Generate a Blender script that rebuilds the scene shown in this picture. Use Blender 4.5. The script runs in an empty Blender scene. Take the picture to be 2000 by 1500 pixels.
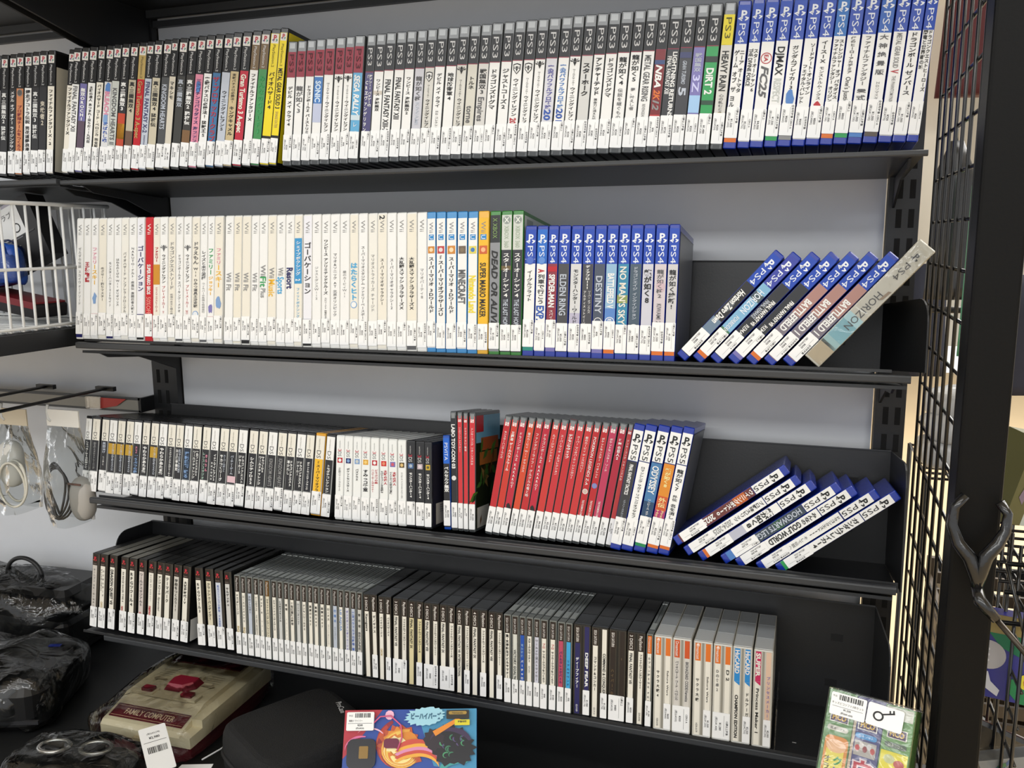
import bpy, math, random
from mathutils import Matrix, Vector

# ------------------------------------------------------------------ camera, light, exposure
SC = bpy.context.scene
COL = SC.collection
cam_d = bpy.data.cameras.new('camera')
cam = bpy.data.objects.new('camera', cam_d)
COL.objects.link(cam)
SC.camera = cam
CAM_C = Vector((0.77054, -1.06647, 0.15245))
YAW, PITCH, ROLL, FPX = 0.328467, 0.166984, 0.00696, 1686.72
cy, sy = math.cos(YAW), math.sin(YAW)
fwd = Vector((-sy * math.cos(PITCH), cy * math.cos(PITCH), -math.sin(PITCH)))
rgt = Vector((cy, sy, 0))
dwn = fwd.cross(rgt)
r2 = rgt * math.cos(ROLL) + dwn * math.sin(ROLL)
d2 = dwn * math.cos(ROLL) - rgt * math.sin(ROLL)
up2 = -d2
bk = -fwd
cam.matrix_world = Matrix(((r2.x, up2.x, bk.x, CAM_C.x), (r2.y, up2.y, bk.y, CAM_C.y), (r2.z, up2.z, bk.z, CAM_C.z), (0, 0, 0, 1)))
cam_d.sensor_width = 36.0
cam_d.lens = FPX / 2000.0 * 36.0
cam_d.clip_start = 0.02

SC.view_settings.view_transform = 'Standard'
SC.view_settings.look = 'None'
SC.view_settings.gamma = 1.0
SC.view_settings.use_curve_mapping = False
SC.view_settings.exposure = 0.08

w = bpy.data.worlds.new('store_ambient')
SC.world = w
w.use_nodes = True
w.node_tree.nodes['Background'].inputs[0].default_value = (0.98, 0.99, 1.0, 1)
w.node_tree.nodes['Background'].inputs[1].default_value = 1.05


def area(name, loc, rot, sx, sy_, power, col=(1, 0.96, 0.9)):
    l = bpy.data.lights.new(name, 'AREA')
    l.shape = 'RECTANGLE'
    l.size, l.size_y = sx, sy_
    l.energy = power
    l.color = col
    o = bpy.data.objects.new(name, l)
    COL.objects.link(o)
    o.location = loc
    o.rotation_euler = rot
    return o


# fluorescent strips on the shop ceiling, running along the aisle and beyond the mesh
area('ceiling_strip', (0.65, -1.75, 1.74), (math.radians(10), 0, 0), 3.6, 0.30, 22, (0.96, 0.985, 1))
area('ceiling_strip', (0.40, -3.60, 1.74), (math.radians(40), 0, 0), 6.0, 0.60, 110, (0.96, 0.985, 1))
area('ceiling_strip', (2.40, 2.20, 1.74), (0, 0, 0), 2.6, 4.0, 260, (1, 0.985, 0.96))

# ------------------------------------------------------------------ materials
PAL = dict(w='#eaeae8', k='#161616', d='#2b2b2e', r='#b3202c', b='#1f4fa8', g='#8a8a8a', o='#d9712a', y='#e8d21a', n='#25255f',
           e='#2f9a55', c='#3fa3d6', p='#d988a0', v='#7a74b0', t='#b39a5c', s='#5a5a5c', m='#8c2030', i='#e6e1d4', l='#b9c0cc',
           q='#4f7fc0', z='#7b9cc8', u='#d7c9a8', h='#7a1f2a', x='#6f5a3c', f='#a8a8a6', j='#e9b62c', a='#c3c7c2')


def lin(hexs):
    hexs = hexs.lstrip('#')
    r = []
    for k in (0, 2, 4):
        v = int(hexs[k:k + 2], 16) / 255
        r.append(v / 12.92 if v <= 0.04045 else ((v + 0.055) / 1.055) ** 2.4)
    return (r[0], r[1], r[2], 1)


MATS = {}


def M(key, rough=0.4, metal=0.0, noise=0.0, bump=0.0, bscale=60.0, coat=0.0, spec=0.5, emit=None):
    """key is a palette letter or #rrggbb"""
    hexs = PAL.get(key, key)
    kk = (hexs, rough, metal, noise, bump, bscale, coat, spec, emit)
    if kk in MATS:
        return MATS[kk]
    m = bpy.data.materials.new('paint_' + hexs.lstrip('#'))
    m.use_nodes = True
    nt = m.node_tree
    p = nt.nodes['Principled BSDF']
    p.inputs['Base Color'].default_value = lin(hexs)
    p.inputs['Roughness'].default_value = rough
    p.inputs['Metallic'].default_value = metal
    p.inputs['Specular IOR Level'].default_value = spec
    if coat:
        p.inputs['Coat Weight'].default_value = coat
        p.inputs['Coat Roughness'].default_value = 0.12
    if emit:
        p.inputs['Emission Color'].default_value = lin(hexs)
        p.inputs['Emission Strength'].default_value = emit
    if noise or bump:
        tc = nt.nodes.new('ShaderNodeTexCoord')
        nz = nt.nodes.new('ShaderNodeTexNoise')
        nz.inputs['Scale'].default_value = bscale
        nz.inputs['Detail'].default_value = 4
        nt.links.new(tc.outputs['Object'], nz.inputs['Vector'])
        if noise:
            hs = nt.nodes.new('ShaderNodeHueSaturation')
            mr = nt.nodes.new('ShaderNodeMapRange')
            mr.inputs['To Min'].default_value = 1 - noise
            mr.inputs['To Max'].default_value = 1 + noise
            hs.inputs['Color'].default_value = lin(hexs)
            nt.links.new(nz.outputs['Fac'], mr.inputs['Value'])
            nt.links.new(mr.outputs['Result'], hs.inputs['Value'])
            nt.links.new(hs.outputs['Color'], p.inputs['Base Color'])
        if bump:
            bp = nt.nodes.new('ShaderNodeBump')
            bp.inputs['Strength'].default_value = bump
            bp.inputs['Distance'].default_value = 0.002
            nt.links.new(nz.outputs['Fac'], bp.inputs['Height'])
            nt.links.new(bp.outputs['Normal'], p.inputs['Normal'])
    MATS[kk] = m
    return m


def clear_film(name, tint='#ffffff', clear=0.82, bscale=40.0, rough=0.12, bump=0.8, ior=1.35):
    m = bpy.data.materials.new(name)
    m.use_nodes = True
    nt = m.node_tree
    nt.nodes.remove(nt.nodes['Principled BSDF'])
    out = nt.nodes['Material Output']
    tr = nt.nodes.new('ShaderNodeBsdfTransparent')
    tr.inputs[0].default_value = lin(tint)
    gl = nt.nodes.new('ShaderNodeBsdfGlossy')
    gl.inputs['Roughness'].default_value = rough
    gl.inputs['Color'].default_value = (0.9, 0.9, 0.9, 1)
    mx = nt.nodes.new('ShaderNodeMixShader')
    fr = nt.nodes.new('ShaderNodeFresnel')
    fr.inputs['IOR'].default_value = ior
    ad = nt.nodes.new('ShaderNodeMath')
    ad.operation = 'ADD'
    ad.inputs[1].default_value = 1 - clear - 0.02
    ad.use_clamp = True
    nt.links.new(fr.outputs[0], ad.inputs[0])
    nt.links.new(ad.outputs[0], mx.inputs[0])
    nt.links.new(tr.outputs[0], mx.inputs[1])
    nt.links.new(gl.outputs[0], mx.inputs[2])
    nt.links.new(mx.outputs[0], out.inputs['Surface'])
    tc = nt.nodes.new('ShaderNodeTexCoord')
    nz = nt.nodes.new('ShaderNodeTexNoise')
    nz.inputs['Scale'].default_value = bscale
    nz.inputs['Detail'].default_value = 3
    nz.inputs['Distortion'].default_value = 1.5
    bp = nt.nodes.new('ShaderNodeBump')
    bp.inputs['Strength'].default_value = bump
    bp.inputs['Distance'].default_value = 0.006
    nt.links.new(tc.outputs['Object'], nz.inputs['Vector'])
    nt.links.new(nz.outputs['Fac'], bp.inputs['Height'])
    for n in (gl, fr):
        nt.links.new(bp.outputs['Normal'], n.inputs['Normal'])
    return m


STEEL = M('#1d1e20', 0.40, 0.0, 0.10, 0.05, 350)
STEEL_EDGE = M('#343639', 0.45, 0.0, 0.08, 0.04, 350)
PANEL = M('#d9dbdf', 0.55, 0.0, 0.03, 0.02, 30)
FILM = clear_film('clear_film', '#ffffff', .95, 30, .16, .35)

# ------------------------------------------------------------------ mesh building
_txt_cu = bpy.data.curves.new('text_source', 'FONT')
_txt_ob = bpy.data.objects.new('text_source', _txt_cu)
_GL = {}


def glyph(s, bold=0.0):
    """flat mesh of a string at size 1: verts (x, y), faces, bounds"""
    k = (s, bold)
    if k in _GL:
        return _GL[k]
    _txt_cu.body = s
    _txt_cu.size = 1
    _txt_cu.resolution_u = 2
    _txt_cu.offset = bold
    me = _txt_ob.to_mesh()
    V = [(v.co.x, v.co.y) for v in me.vertices]
    F = [tuple(p.vertices) for p in me.polygons]
    _txt_ob.to_mesh_clear()
    if V:
        bb = (min(v[0] for v in V), min(v[1] for v in V), max(v[0] for v in V), max(v[1] for v in V))
    else:
        bb = (0, 0, 0.3, 0.7)
    _GL[k] = (V, F, bb)
    return _GL[k]


def is_cjk(s):
    return any(ord(c) > 0x2E7F for c in s)


class MB:
    """collects shapes into one mesh with several materials"""

    def __init__(self):
        self.v, self.f, self.mi, self.mats = [], [], [], []
        self.T = Matrix.Identity(4)
        self.smooth = set()

    def m(self, mat):
        if mat not in self.mats:
            self.mats.append(mat)
        return self.mats.index(mat)

    def add(self, V, F, mat, smooth=False):
        b = len(self.v)
        k = self.m(mat)
        for p in V:
            self.v.append(tuple(self.T @ Vector(p)))
        for fc in F:
            if smooth:
                self.smooth.add(len(self.f))
            self.f.append([i + b for i in fc])
            self.mi.append(k)

    def box(self, x0, x1, y0, y1, z0, z1, mat):
        V = [(x, y, z) for z in (z0, z1) for y in (y0, y1) for x in (x0, x1)]
        self.add(V, [(0, 2, 3, 1), (4, 5, 7, 6), (0, 1, 5, 4), (2, 6, 7, 3), (0, 4, 6, 2), (1, 3, 7, 5)], mat)

    def rbox(self, x0, x1, y0, y1, z0, z1, r, mat, n=3, axis='z', r2=0.0):
        """box with rounded edges along one axis, and a small chamfer r2 at the two caps"""
        if axis == 'z':
            a0, a1, b0, b1, c0, c1 = x0, x1, y0, y1, z0, z1
        elif axis == 'y':
            a0, a1, b0, b1, c0, c1 = x0, x1, z0, z1, y0, y1
        else:
            a0, a1, b0, b1, c0, c1 = y0, y1, z0, z1, x0, x1

        def ring(q):
            P = []
            for (cx, cyy, st) in ((a1 - r, b1 - r, 0), (a0 + r, b1 - r, 90), (a0 + r, b0 + r, 180), (a1 - r, b0 + r, 270)):
                for i in range(n + 1):
                    t = math.radians(st + 90 * i / n)
                    P.append((cx + (r - q) * math.cos(t), cyy + (r - q) * math.sin(t)))
            return P
        lv = [(c0, r2), (c0 + r2, 0), (c1 - r2, 0), (c1, r2)] if r2 > 0 else [(c0, 0), (c1, 0)]
        V, F = [], []
        for (c, q) in lv:
            for (a, b) in ring(q):
                V.append((a, b, c) if axis == 'z' else ((a, c, b) if axis == 'y' else (c, a, b)))
        m_ = 4 * (n + 1)
        for L_ in range(len(lv) - 1):
            for i in range(m_):
                j = (i + 1) % m_
                F.append((L_ * m_ + i, L_ * m_ + j, (L_ + 1) * m_ + j, (L_ + 1) * m_ + i))
        F.append(tuple(range(m_ - 1, -1, -1)))
        F.append(tuple((len(lv) - 1) * m_ + i for i in range(m_)))
        if axis == 'y':
            F = [tuple(reversed(f)) for f in F]
        self.add(V, F, mat)

    def quad(self, a, b, c, d, mat):
        self.add([a, b, c, d], [(0, 1, 2, 3)], mat)

    def plate(self, x0, x1, z0, z1, y, mat):
        """flat patch facing -y"""
        self.add([(x0, y, z0), (x1, y, z0), (x1, y, z1), (x0, y, z1)], [(0, 1, 2, 3)], mat)

    def poly(self, pts, y, mat):
        self.add([(p[0], y, p[1]) for p in pts], [tuple(range(len(pts)))], mat)

    def disc(self, cx, cz, rx, rz, y, mat, n=20, ring=None):
        if ring is None:
            self.poly([(cx + rx * math.cos(2 * math.pi * i / n), cz + rz * math.sin(2 * math.pi * i / n)) for i in range(n)], y, mat)
        else:
            V, F = [], []
            for i in range(n):
                t = 2 * math.pi * i / n
                V.append((cx + rx * math.cos(t), y, cz + rz * math.sin(t)))
                V.append((cx + rx * ring * math.cos(t), y, cz + rz * ring * math.sin(t)))
            for i in range(n):
                j = (i + 1) % n
                F.append((2 * i, 2 * j, 2 * j + 1, 2 * i + 1))
            self.add(V, F, mat)

    def tube(self, pts, r, mat, n=8, closed=False):
        pts = [Vector(p) for p in pts]
        V, F = [], []
        N = len(pts)
        nrm = None
        for i, p in enumerate(pts):
            if closed:
                d = (pts[(i + 1) % N] - pts[i - 1]).normalized()
            else:
                d = (pts[min(i + 1, N - 1)] - pts[max(i - 1, 0)]).normalized()
            if nrm is None:
                a = Vector((0, 0, 1)) if abs(d.z) < 0.9 else Vector((1, 0, 0))
                nrm = d.cross(a).normalized()
            else:
                nrm = (nrm - d * nrm.dot(d)).normalized()
            bn = d.cross(nrm)
            rr = r[i] if isinstance(r, (list, tuple)) else r
            for k in range(n):
                t = 2 * math.pi * k / n
                V.append(tuple(p + (nrm * math.cos(t) + bn * math.sin(t)) * rr))
        for i in range(N if closed else N - 1):
            j = (i + 1) % N
            for k in range(n):
                l_ = (k + 1) % n
                F.append((i * n + k, i * n + l_, j * n + l_, j * n + k))
        if not closed:
            F.append(tuple(range(n - 1, -1, -1)))
            F.append(tuple((N - 1) * n + k for k in range(n)))
        self.add(V, F, mat, True)

    # ---- lettering on the plane y, facing -y; (cx, cz) centre
    def _put(self, g, mat, y, fx):
        V, F, bb = g
        if V:
            self.add([(fx(p)[0], y, fx(p)[1]) for p in V], F, mat)

    def text_flat(self, s, cx, cz, wmax, h, y, mat, bold=0.0):
        g = glyph(s, bold)
        x0, z0, x1, z1 = g[2]
        sz = h / max(z1 - z0, 0.2)
        sx = min(sz, wmax / max(x1 - x0, 0.05))
        self._put(g, mat, y, lambda p: (cx + (p[0] - (x0 + x1) / 2) * sx, cz + (p[1] - (z0 + z1) / 2) * sz))

    def text_rot(self, s, cx, ztop, zbot, cap, y, mat, bold=0.0, stretch=True, slant=0.0):
        """turned 90 degrees clockwise: runs downwards from ztop to zbot, tops of the letters to the right"""
        g = glyph(s, bold)
        x0, z0, x1, z1 = g[2]
        L_ = ztop - zbot
        sa = L_ / max(x1 - x0, 0.05)
        sc = cap / 0.73
        if not stretch:
            sa = min(sa, sc)
        else:
            sa = min(sa, sc * 1.9)
            sc = min(sc, sa * 1.8)
        zc = 0.36
        off = (L_ - (x1 - x0) * sa) * 0.0
        self._put(g, mat, y, lambda p: (cx + (p[1] - zc) * sc, ztop - off - (p[0] - x0) * sa - (p[1] - zc) * sa * slant))

    def text_vert(self, s, cx, ztop, zbot, width, y, mat, bold=0.0):
        """upright characters stacked downwards"""
        n = len(s)
        n_eff = sum(0.5 if c in ' ・' else 1.0 for c in s)
        step = (ztop - zbot) / max(n_eff, 1)
        sx = min(width, step * 1.5)
        sz = min(step * 0.95, sx * 1.1)
        z = ztop
        for c in s:
            st = step * (0.5 if c in ' ・' else 1.0)
            zc = z - st / 2
            z -= st
            if c == ' ':
                continue
            g = glyph(c, bold)
            x0, z0, x1, z1 = g[2]
            if c in 'ー〜-':
                self._put(g, mat, y, lambda p: (cx - (p[1] - (z0 + z1) / 2) * sx, zc + (p[0] - (x0 + x1) / 2) * sz))
            elif ord(c) < 0x2E7F:
                k = 1.05
                self._put(g, mat, y, lambda p: (cx + (p[0] - (x0 + x1) / 2) * sx * k, zc + (p[1] - 0.36) * sz * k))
            else:
                self._put(g, mat, y, lambda p: (cx + (p[0] - 0.5) * sx, zc + (p[1] - 0.36) * sz))

    def mesh(self, name):
        me = bpy.data.meshes.new(name)
        me.from_pydata(self.v, [], self.f)
        for m_ in self.mats:
            me.materials.append(m_)
        me.polygons.foreach_set('material_index', self.mi)
        if self.smooth:
            me.polygons.foreach_set('use_smooth', [i in self.smooth for i in range(len(self.f))])
        me.update()
        return me

    def build(self, name, parent=None, **props):
        return link(name, self.mesh(name), parent, **props)


def link(name, me, parent=None, **props):
    o = bpy.data.objects.new(name, me)
    COL.objects.link(o)
    if parent is not None:
        o.parent = parent
    for k, v in props.items():
        o[k] = v
    return o


def empty(name, loc=(0, 0, 0), rot=(0, 0, 0), **props):
    o = bpy.data.objects.new(name, None)
    COL.objects.link(o)
    o.location = loc
    o.rotation_euler = rot
    o.empty_display_size = 0.02
    for k, v in props.items():
        o[k] = v
    return o


# frames of the four shelf rows (spine foot plane, tilted back)
ROW = {1: (0.025911, 0.255744, 0.060974), 2: (0.0, 0.0, 0.132333), 3: (0.008921, -0.255642, 0.153228), 4: (-0.020953, -0.483071, 0.100137)}


def frame(row, x=0.0, lean=0.0, v=0.0, w_=0.0):
    y0, z0, t = ROW[row]
    upv = Vector((0, math.sin(t), math.cos(t)))
    dep = Vector((0, math.cos(t), -math.sin(t)))
    X = Vector((1, 0, 0))
    u = X * math.cos(lean) - upv * math.sin(lean)
    z = upv * math.cos(lean) + X * math.sin(lean)
    o = Vector((x, y0, z0)) + upv * v + dep * w_
    return Matrix(((u.x, dep.x, z.x, o.x), (u.y, dep.y, z.y, o.y), (u.z, dep.z, z.z, o.z), (0, 0, 0, 1)))


def fpt(row, x, v, w_):
    return tuple(frame(row, x, 0, v, w_).translation)

# ------------------------------------------------------------------ the disc cases
def qd(mb, W, H, f0, f1, mat, lay=1, x0=None, x1=None):
    e = 0.0007 if x0 is None else x0
    mb.plate(e, (W - 0.0007) if x1 is None else x1, H * (1 - f1), H * (1 - f0), -0.00018 * lay, mat)


def PM(c):
    return M(c, 0.33, 0, 0, 0, 60, 0.06, 0.28)


def INK(c):
    return M(c, 0.5)


def ps_mark(mb, cx, cz, h, y, pc, sc):
    """the upright P on its lying S"""
    mb.text_flat('P', cx + h * 0.04, cz + h * 0.12, h * 0.55, h * 0.78, y, INK(pc), 0.03)
    s = h * 0.5
    mb.poly([(cx - s, cz - h * 0.22), (cx - s * 0.2, cz - h * 0.02), (cx - s * 0.2, cz - h * 0.16), (cx - s * 0.6, cz - h * 0.26), (cx - s * 0.2, cz - h * 0.34), (cx - s * 0.2, cz - h * 0.46)], y, INK(sc[0]))
    mb.poly([(cx + s * 0.3, cz - h * 0.02), (cx + s, cz - h * 0.14), (cx + s * 0.8, cz - h * 0.32), (cx + s * 0.3, cz - h * 0.44), (cx + s * 0.3, cz - h * 0.32), (cx + s * 0.6, cz - h * 0.2), (cx + s * 0.3, cz - h * 0.14)], y, INK(sc[1]))


def lion(mb, cx, cz, h, y, c):
    """small winged crest as on the football titles"""
    mt = INK(c)
    mb.disc(cx, cz + h * 0.2, h * 0.16, h * 0.2, y, mt, 8)
    for s in (-1, 1):
        for k in range(3):
            a = math.radians(20 + 35 * k)
            mb.poly([(cx + s * h * 0.1, cz), (cx + s * h * (0.1 + 0.45 * math.cos(a)), cz + h * 0.45 * math.sin(a) + h * 0.05), (cx + s * h * (0.1 + 0.4 * math.cos(a)), cz + h * 0.4 * math.sin(a) - h * 0.12)], y, mt)
    mb.poly([(cx - h * 0.2, cz), (cx + h * 0.2, cz), (cx, cz - h * 0.45)], y, mt)


def shield(mb, cx, cz, h, y, c):
    P = [(cx - h * .36, cz + h * .4), (cx, cz + h * .5), (cx + h * .36, cz + h * .4), (cx + h * .34, cz - h * .1), (cx, cz - h * .5), (cx - h * .34, cz - h * .1)]
    mb.poly(P, y, INK(c))
    mb.poly([(cx + (p[0] - cx) * .8, cz + (p[1] - cz) * .8) for p in P], y - 0.0001, PM('w'))
    lion(mb, cx, cz, h * .62, y - 0.0002, c)


_SHELL = {}


def shell(kind, W, H, D):
    k = (kind, round(W, 4), H, D)
    if k in _SHELL:
        return _SHELL[k]
    mb = MB()
    if kind in ('jewel', 'jewel2', 'jewelw', 'psone', 'psonec'):
        clear = M('#6f7472', 0.12, 0, 0.05, 0, 90, 0.6)
        dark = M('#151515', 0.2, 0, 0, 0, 60, 0.5)
        grey = M('#8d9190', 0.35)
        white = M('#c2c5c4', 0.3)
        e = 0.0012
        if kind == 'jewel':
            mb.rbox(0, W, 0, D, 0, H, 0.0006, clear, 1, 'z', 0.0004)
            mb.box(e, W - e, D * .12, D * .3, H, H + 0.0005, M('#a2a8a6', 0.15, 0, 0, 0, 60, 0.5))
            mb.box(W * .42, W * .5, D * .3, D * .97, H, H + 0.0004, M('#35393a', 0.2))
            mb.box(W * .1, W * .9, D * .1, D * .115, H, H + 0.0006, M('#3b3f40', 0.2))
            mb.box(W * .1, W * .9, D * .9, D * .915, H, H + 0.0006, M('#c4c8c6', 0.2))
            mb.box(0.0012, W - 0.0012, -0.0001, 0.0004, 0.0015, H - 0.0015, dark)
        elif kind in ('psone', 'psonec'):
            mb.rbox(0, W, 0, D, 0, H, 0.0006, dark, 1, 'z', 0.0004)
            c2 = kind == 'psonec'
            mb.box(e, W - e, D * .3, D * .97, H, H + 0.0005, M('#6f6d64' if c2 else '#191919', 0.35))
            mb.box(e, W - e, 0.003, D * .29, H, H + 0.0005, M('#7d7b72' if c2 else '#303131', 0.3))
        else:
            body = dark if kind == 'jewel2' else M('#bdb9ae', 0.3)
            mb.rbox(0, W, 0, D, 0, H, 0.0006, body, 1, 'z', 0.0004)
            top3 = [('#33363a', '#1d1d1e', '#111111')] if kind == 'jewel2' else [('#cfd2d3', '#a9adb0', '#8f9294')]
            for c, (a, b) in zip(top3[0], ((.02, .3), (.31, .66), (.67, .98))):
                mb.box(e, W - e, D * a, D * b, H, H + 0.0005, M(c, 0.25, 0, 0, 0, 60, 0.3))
            mb.box(W * .44, W * .56, -0.0002, 0.0004, 0.002, H - 0.002, M('#060606' if kind == 'jewel2' else '#8d897e', 0.3))
            for z in (0.0, H - 0.0015):
                mb.box(W * .05, W * .95, -0.0006, 0.0004, z, z + 0.0015, M('#202224' if kind == 'jewel2' else '#d8d8d4', 0.2))
    else:
        cc = {'ps2': '#141414', 'ps3': '#55585a', 'ps4': '#12309a', 'ps5': '#12309a', 'wii': '#e4e4e0', 'wiired': '#c4202a', 'wiiu': '#2f86c4', 'wiiy': '#e2aa1e', 'xbox': '#2f7d2a',
              'ds': '#1d1d1f', 'dsy': '#d79a1c', '3ds': '#e0e2e0', '3dsk': '#26272a', 'vita': '#164aa8', 'sw': '#54585a'}[kind]
        mb.rbox(0, W, 0, D, 0, H, min(0.0016, W * .18), M(cc, 0.25, 0, 0.03, 0, 40, 0.3), 2, 'z', 0.0011)
        if kind in ('ps3', 'sw'):
            lt = M('#7b7f80', 0.2, 0, 0, 0, 60, 0.5)
            mb.box(W * .2, W * .8, -0.0002, 0.0004, H - 0.010, H - 0.0025, lt)
            mb.box(W * .2, W * .8, -0.0002, 0.0004, 0.0015, 0.0055, M('#3a3d3f', 0.2))
        if kind in ('ds', '3ds', '3dsk', 'dsy'):
            mb.box(W * .46, W * .54, D * .05, D * .95, H - 0.0002, H + 0.0003, M('#0d0d0e' if kind != '3ds' else '#8d9090', 0.4))
    me = mb.mesh(kind + '_case')
    _SHELL[k] = me
    return me


def seg_text(mb, W, H, seg, lay=4, xoff=0.0, wmul=1.0):
    """'k.34-.74 title' ; flags after the colour: < > column, * bold, + large, ~ small, ! force turned, / slanted"""
    head, s = seg.split(' ', 1)
    col = head[0]
    if col == '#':
        col, head = head[:7], head[6:]
    fl = head[1:]
    f0, f1 = 0.34, 0.74
    import re
    mt_ = re.search(r'(\.\d+)-(\.\d+|1)', fl)
    if mt_:
        f0, f1 = float(mt_.group(1)), float(mt_.group(2))
    cx = W * 0.5 + xoff
    sc = 0.66
    bold = 0.020
    if '<' in fl:
        cx, sc = W * 0.3 + xoff, 0.40
    if '>' in fl:
        cx, sc = W * 0.7 + xoff, 0.40
    if '+' in fl:
        sc *= 1.25
    if '~' in fl:
        sc *= 0.66
        bold = 0.006
    if '*' in fl:
        bold = 0.035
    wd = W * sc * wmul
    y = -0.00018 * lay
    if is_cjk(s) and '!' not in fl:
        mb.text_vert(s, cx, H * (1 - f0), H * (1 - f1), wd, y, INK(col), bold)
    else:
        mb.text_rot(s, cx, H * (1 - f0), H * (1 - f1), wd * 0.86, y, INK(col), bold, True, 0.25 if '/' in fl else 0.0)


def tax(p):
    return '{:,}'.format(int(p * 1.1 + 0.001))


_STK = {}
DESCS = ['全年齢対象', '17歳以上対象', 'CERO A', '12歳以上', '15歳以上対象', '全年齢対象 CERO A']


def sticker(parent, W, H, price, x0=0.0006, w_=None, hs=0.036, zb=0.004, kind='', desc=0, tilt=0.0, name='price_sticker'):
    sw = (W - 0.0008) if w_ is None else w_
    k = (round(sw, 4), hs, price, desc % 6, name)
    if k not in _STK:
        mb = MB()
        mb.rbox(0, sw, -0.0004, 0, 0, hs, min(0.0008, sw * .1), M('#efefee', 0.35, 0, 0, 0, 60, 0.3), 2, 'y')
        ink = INK('#1d1d20')
        y = -0.0005
        narrow = sw < 0.0115
        c2, c1 = (0.33, 0.68) if narrow else (0.22, 0.45)
        cap = min(0.0026, sw * (0.26 if narrow else 0.17))
        mb.text_rot('¥{:,}'.format(price), sw * c1, hs * .62, hs * .22, cap * 1.05, y, ink, 0.02, False)
        mb.text_rot('(税込¥' + tax(price) + ')', sw * c2, hs * .82, hs * .12, cap * .95, y, ink, 0.01, False)
        if not narrow:
            mb.plate(sw * .66, sw * .675, hs * .1, hs * .9, y, ink)
            mb.text_rot(DESCS[desc % 6], sw * .84, hs * (.97 if desc % 2 else .7), hs * .04, cap * .9, y, ink, 0.02, False)
        _STK[k] = mb.mesh(name)
    o = link(name, _STK[k], parent)
    o.location = (x0, -0.0008, zb)
    o.rotation_euler = (0, tilt, 0)
    return o


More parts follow.
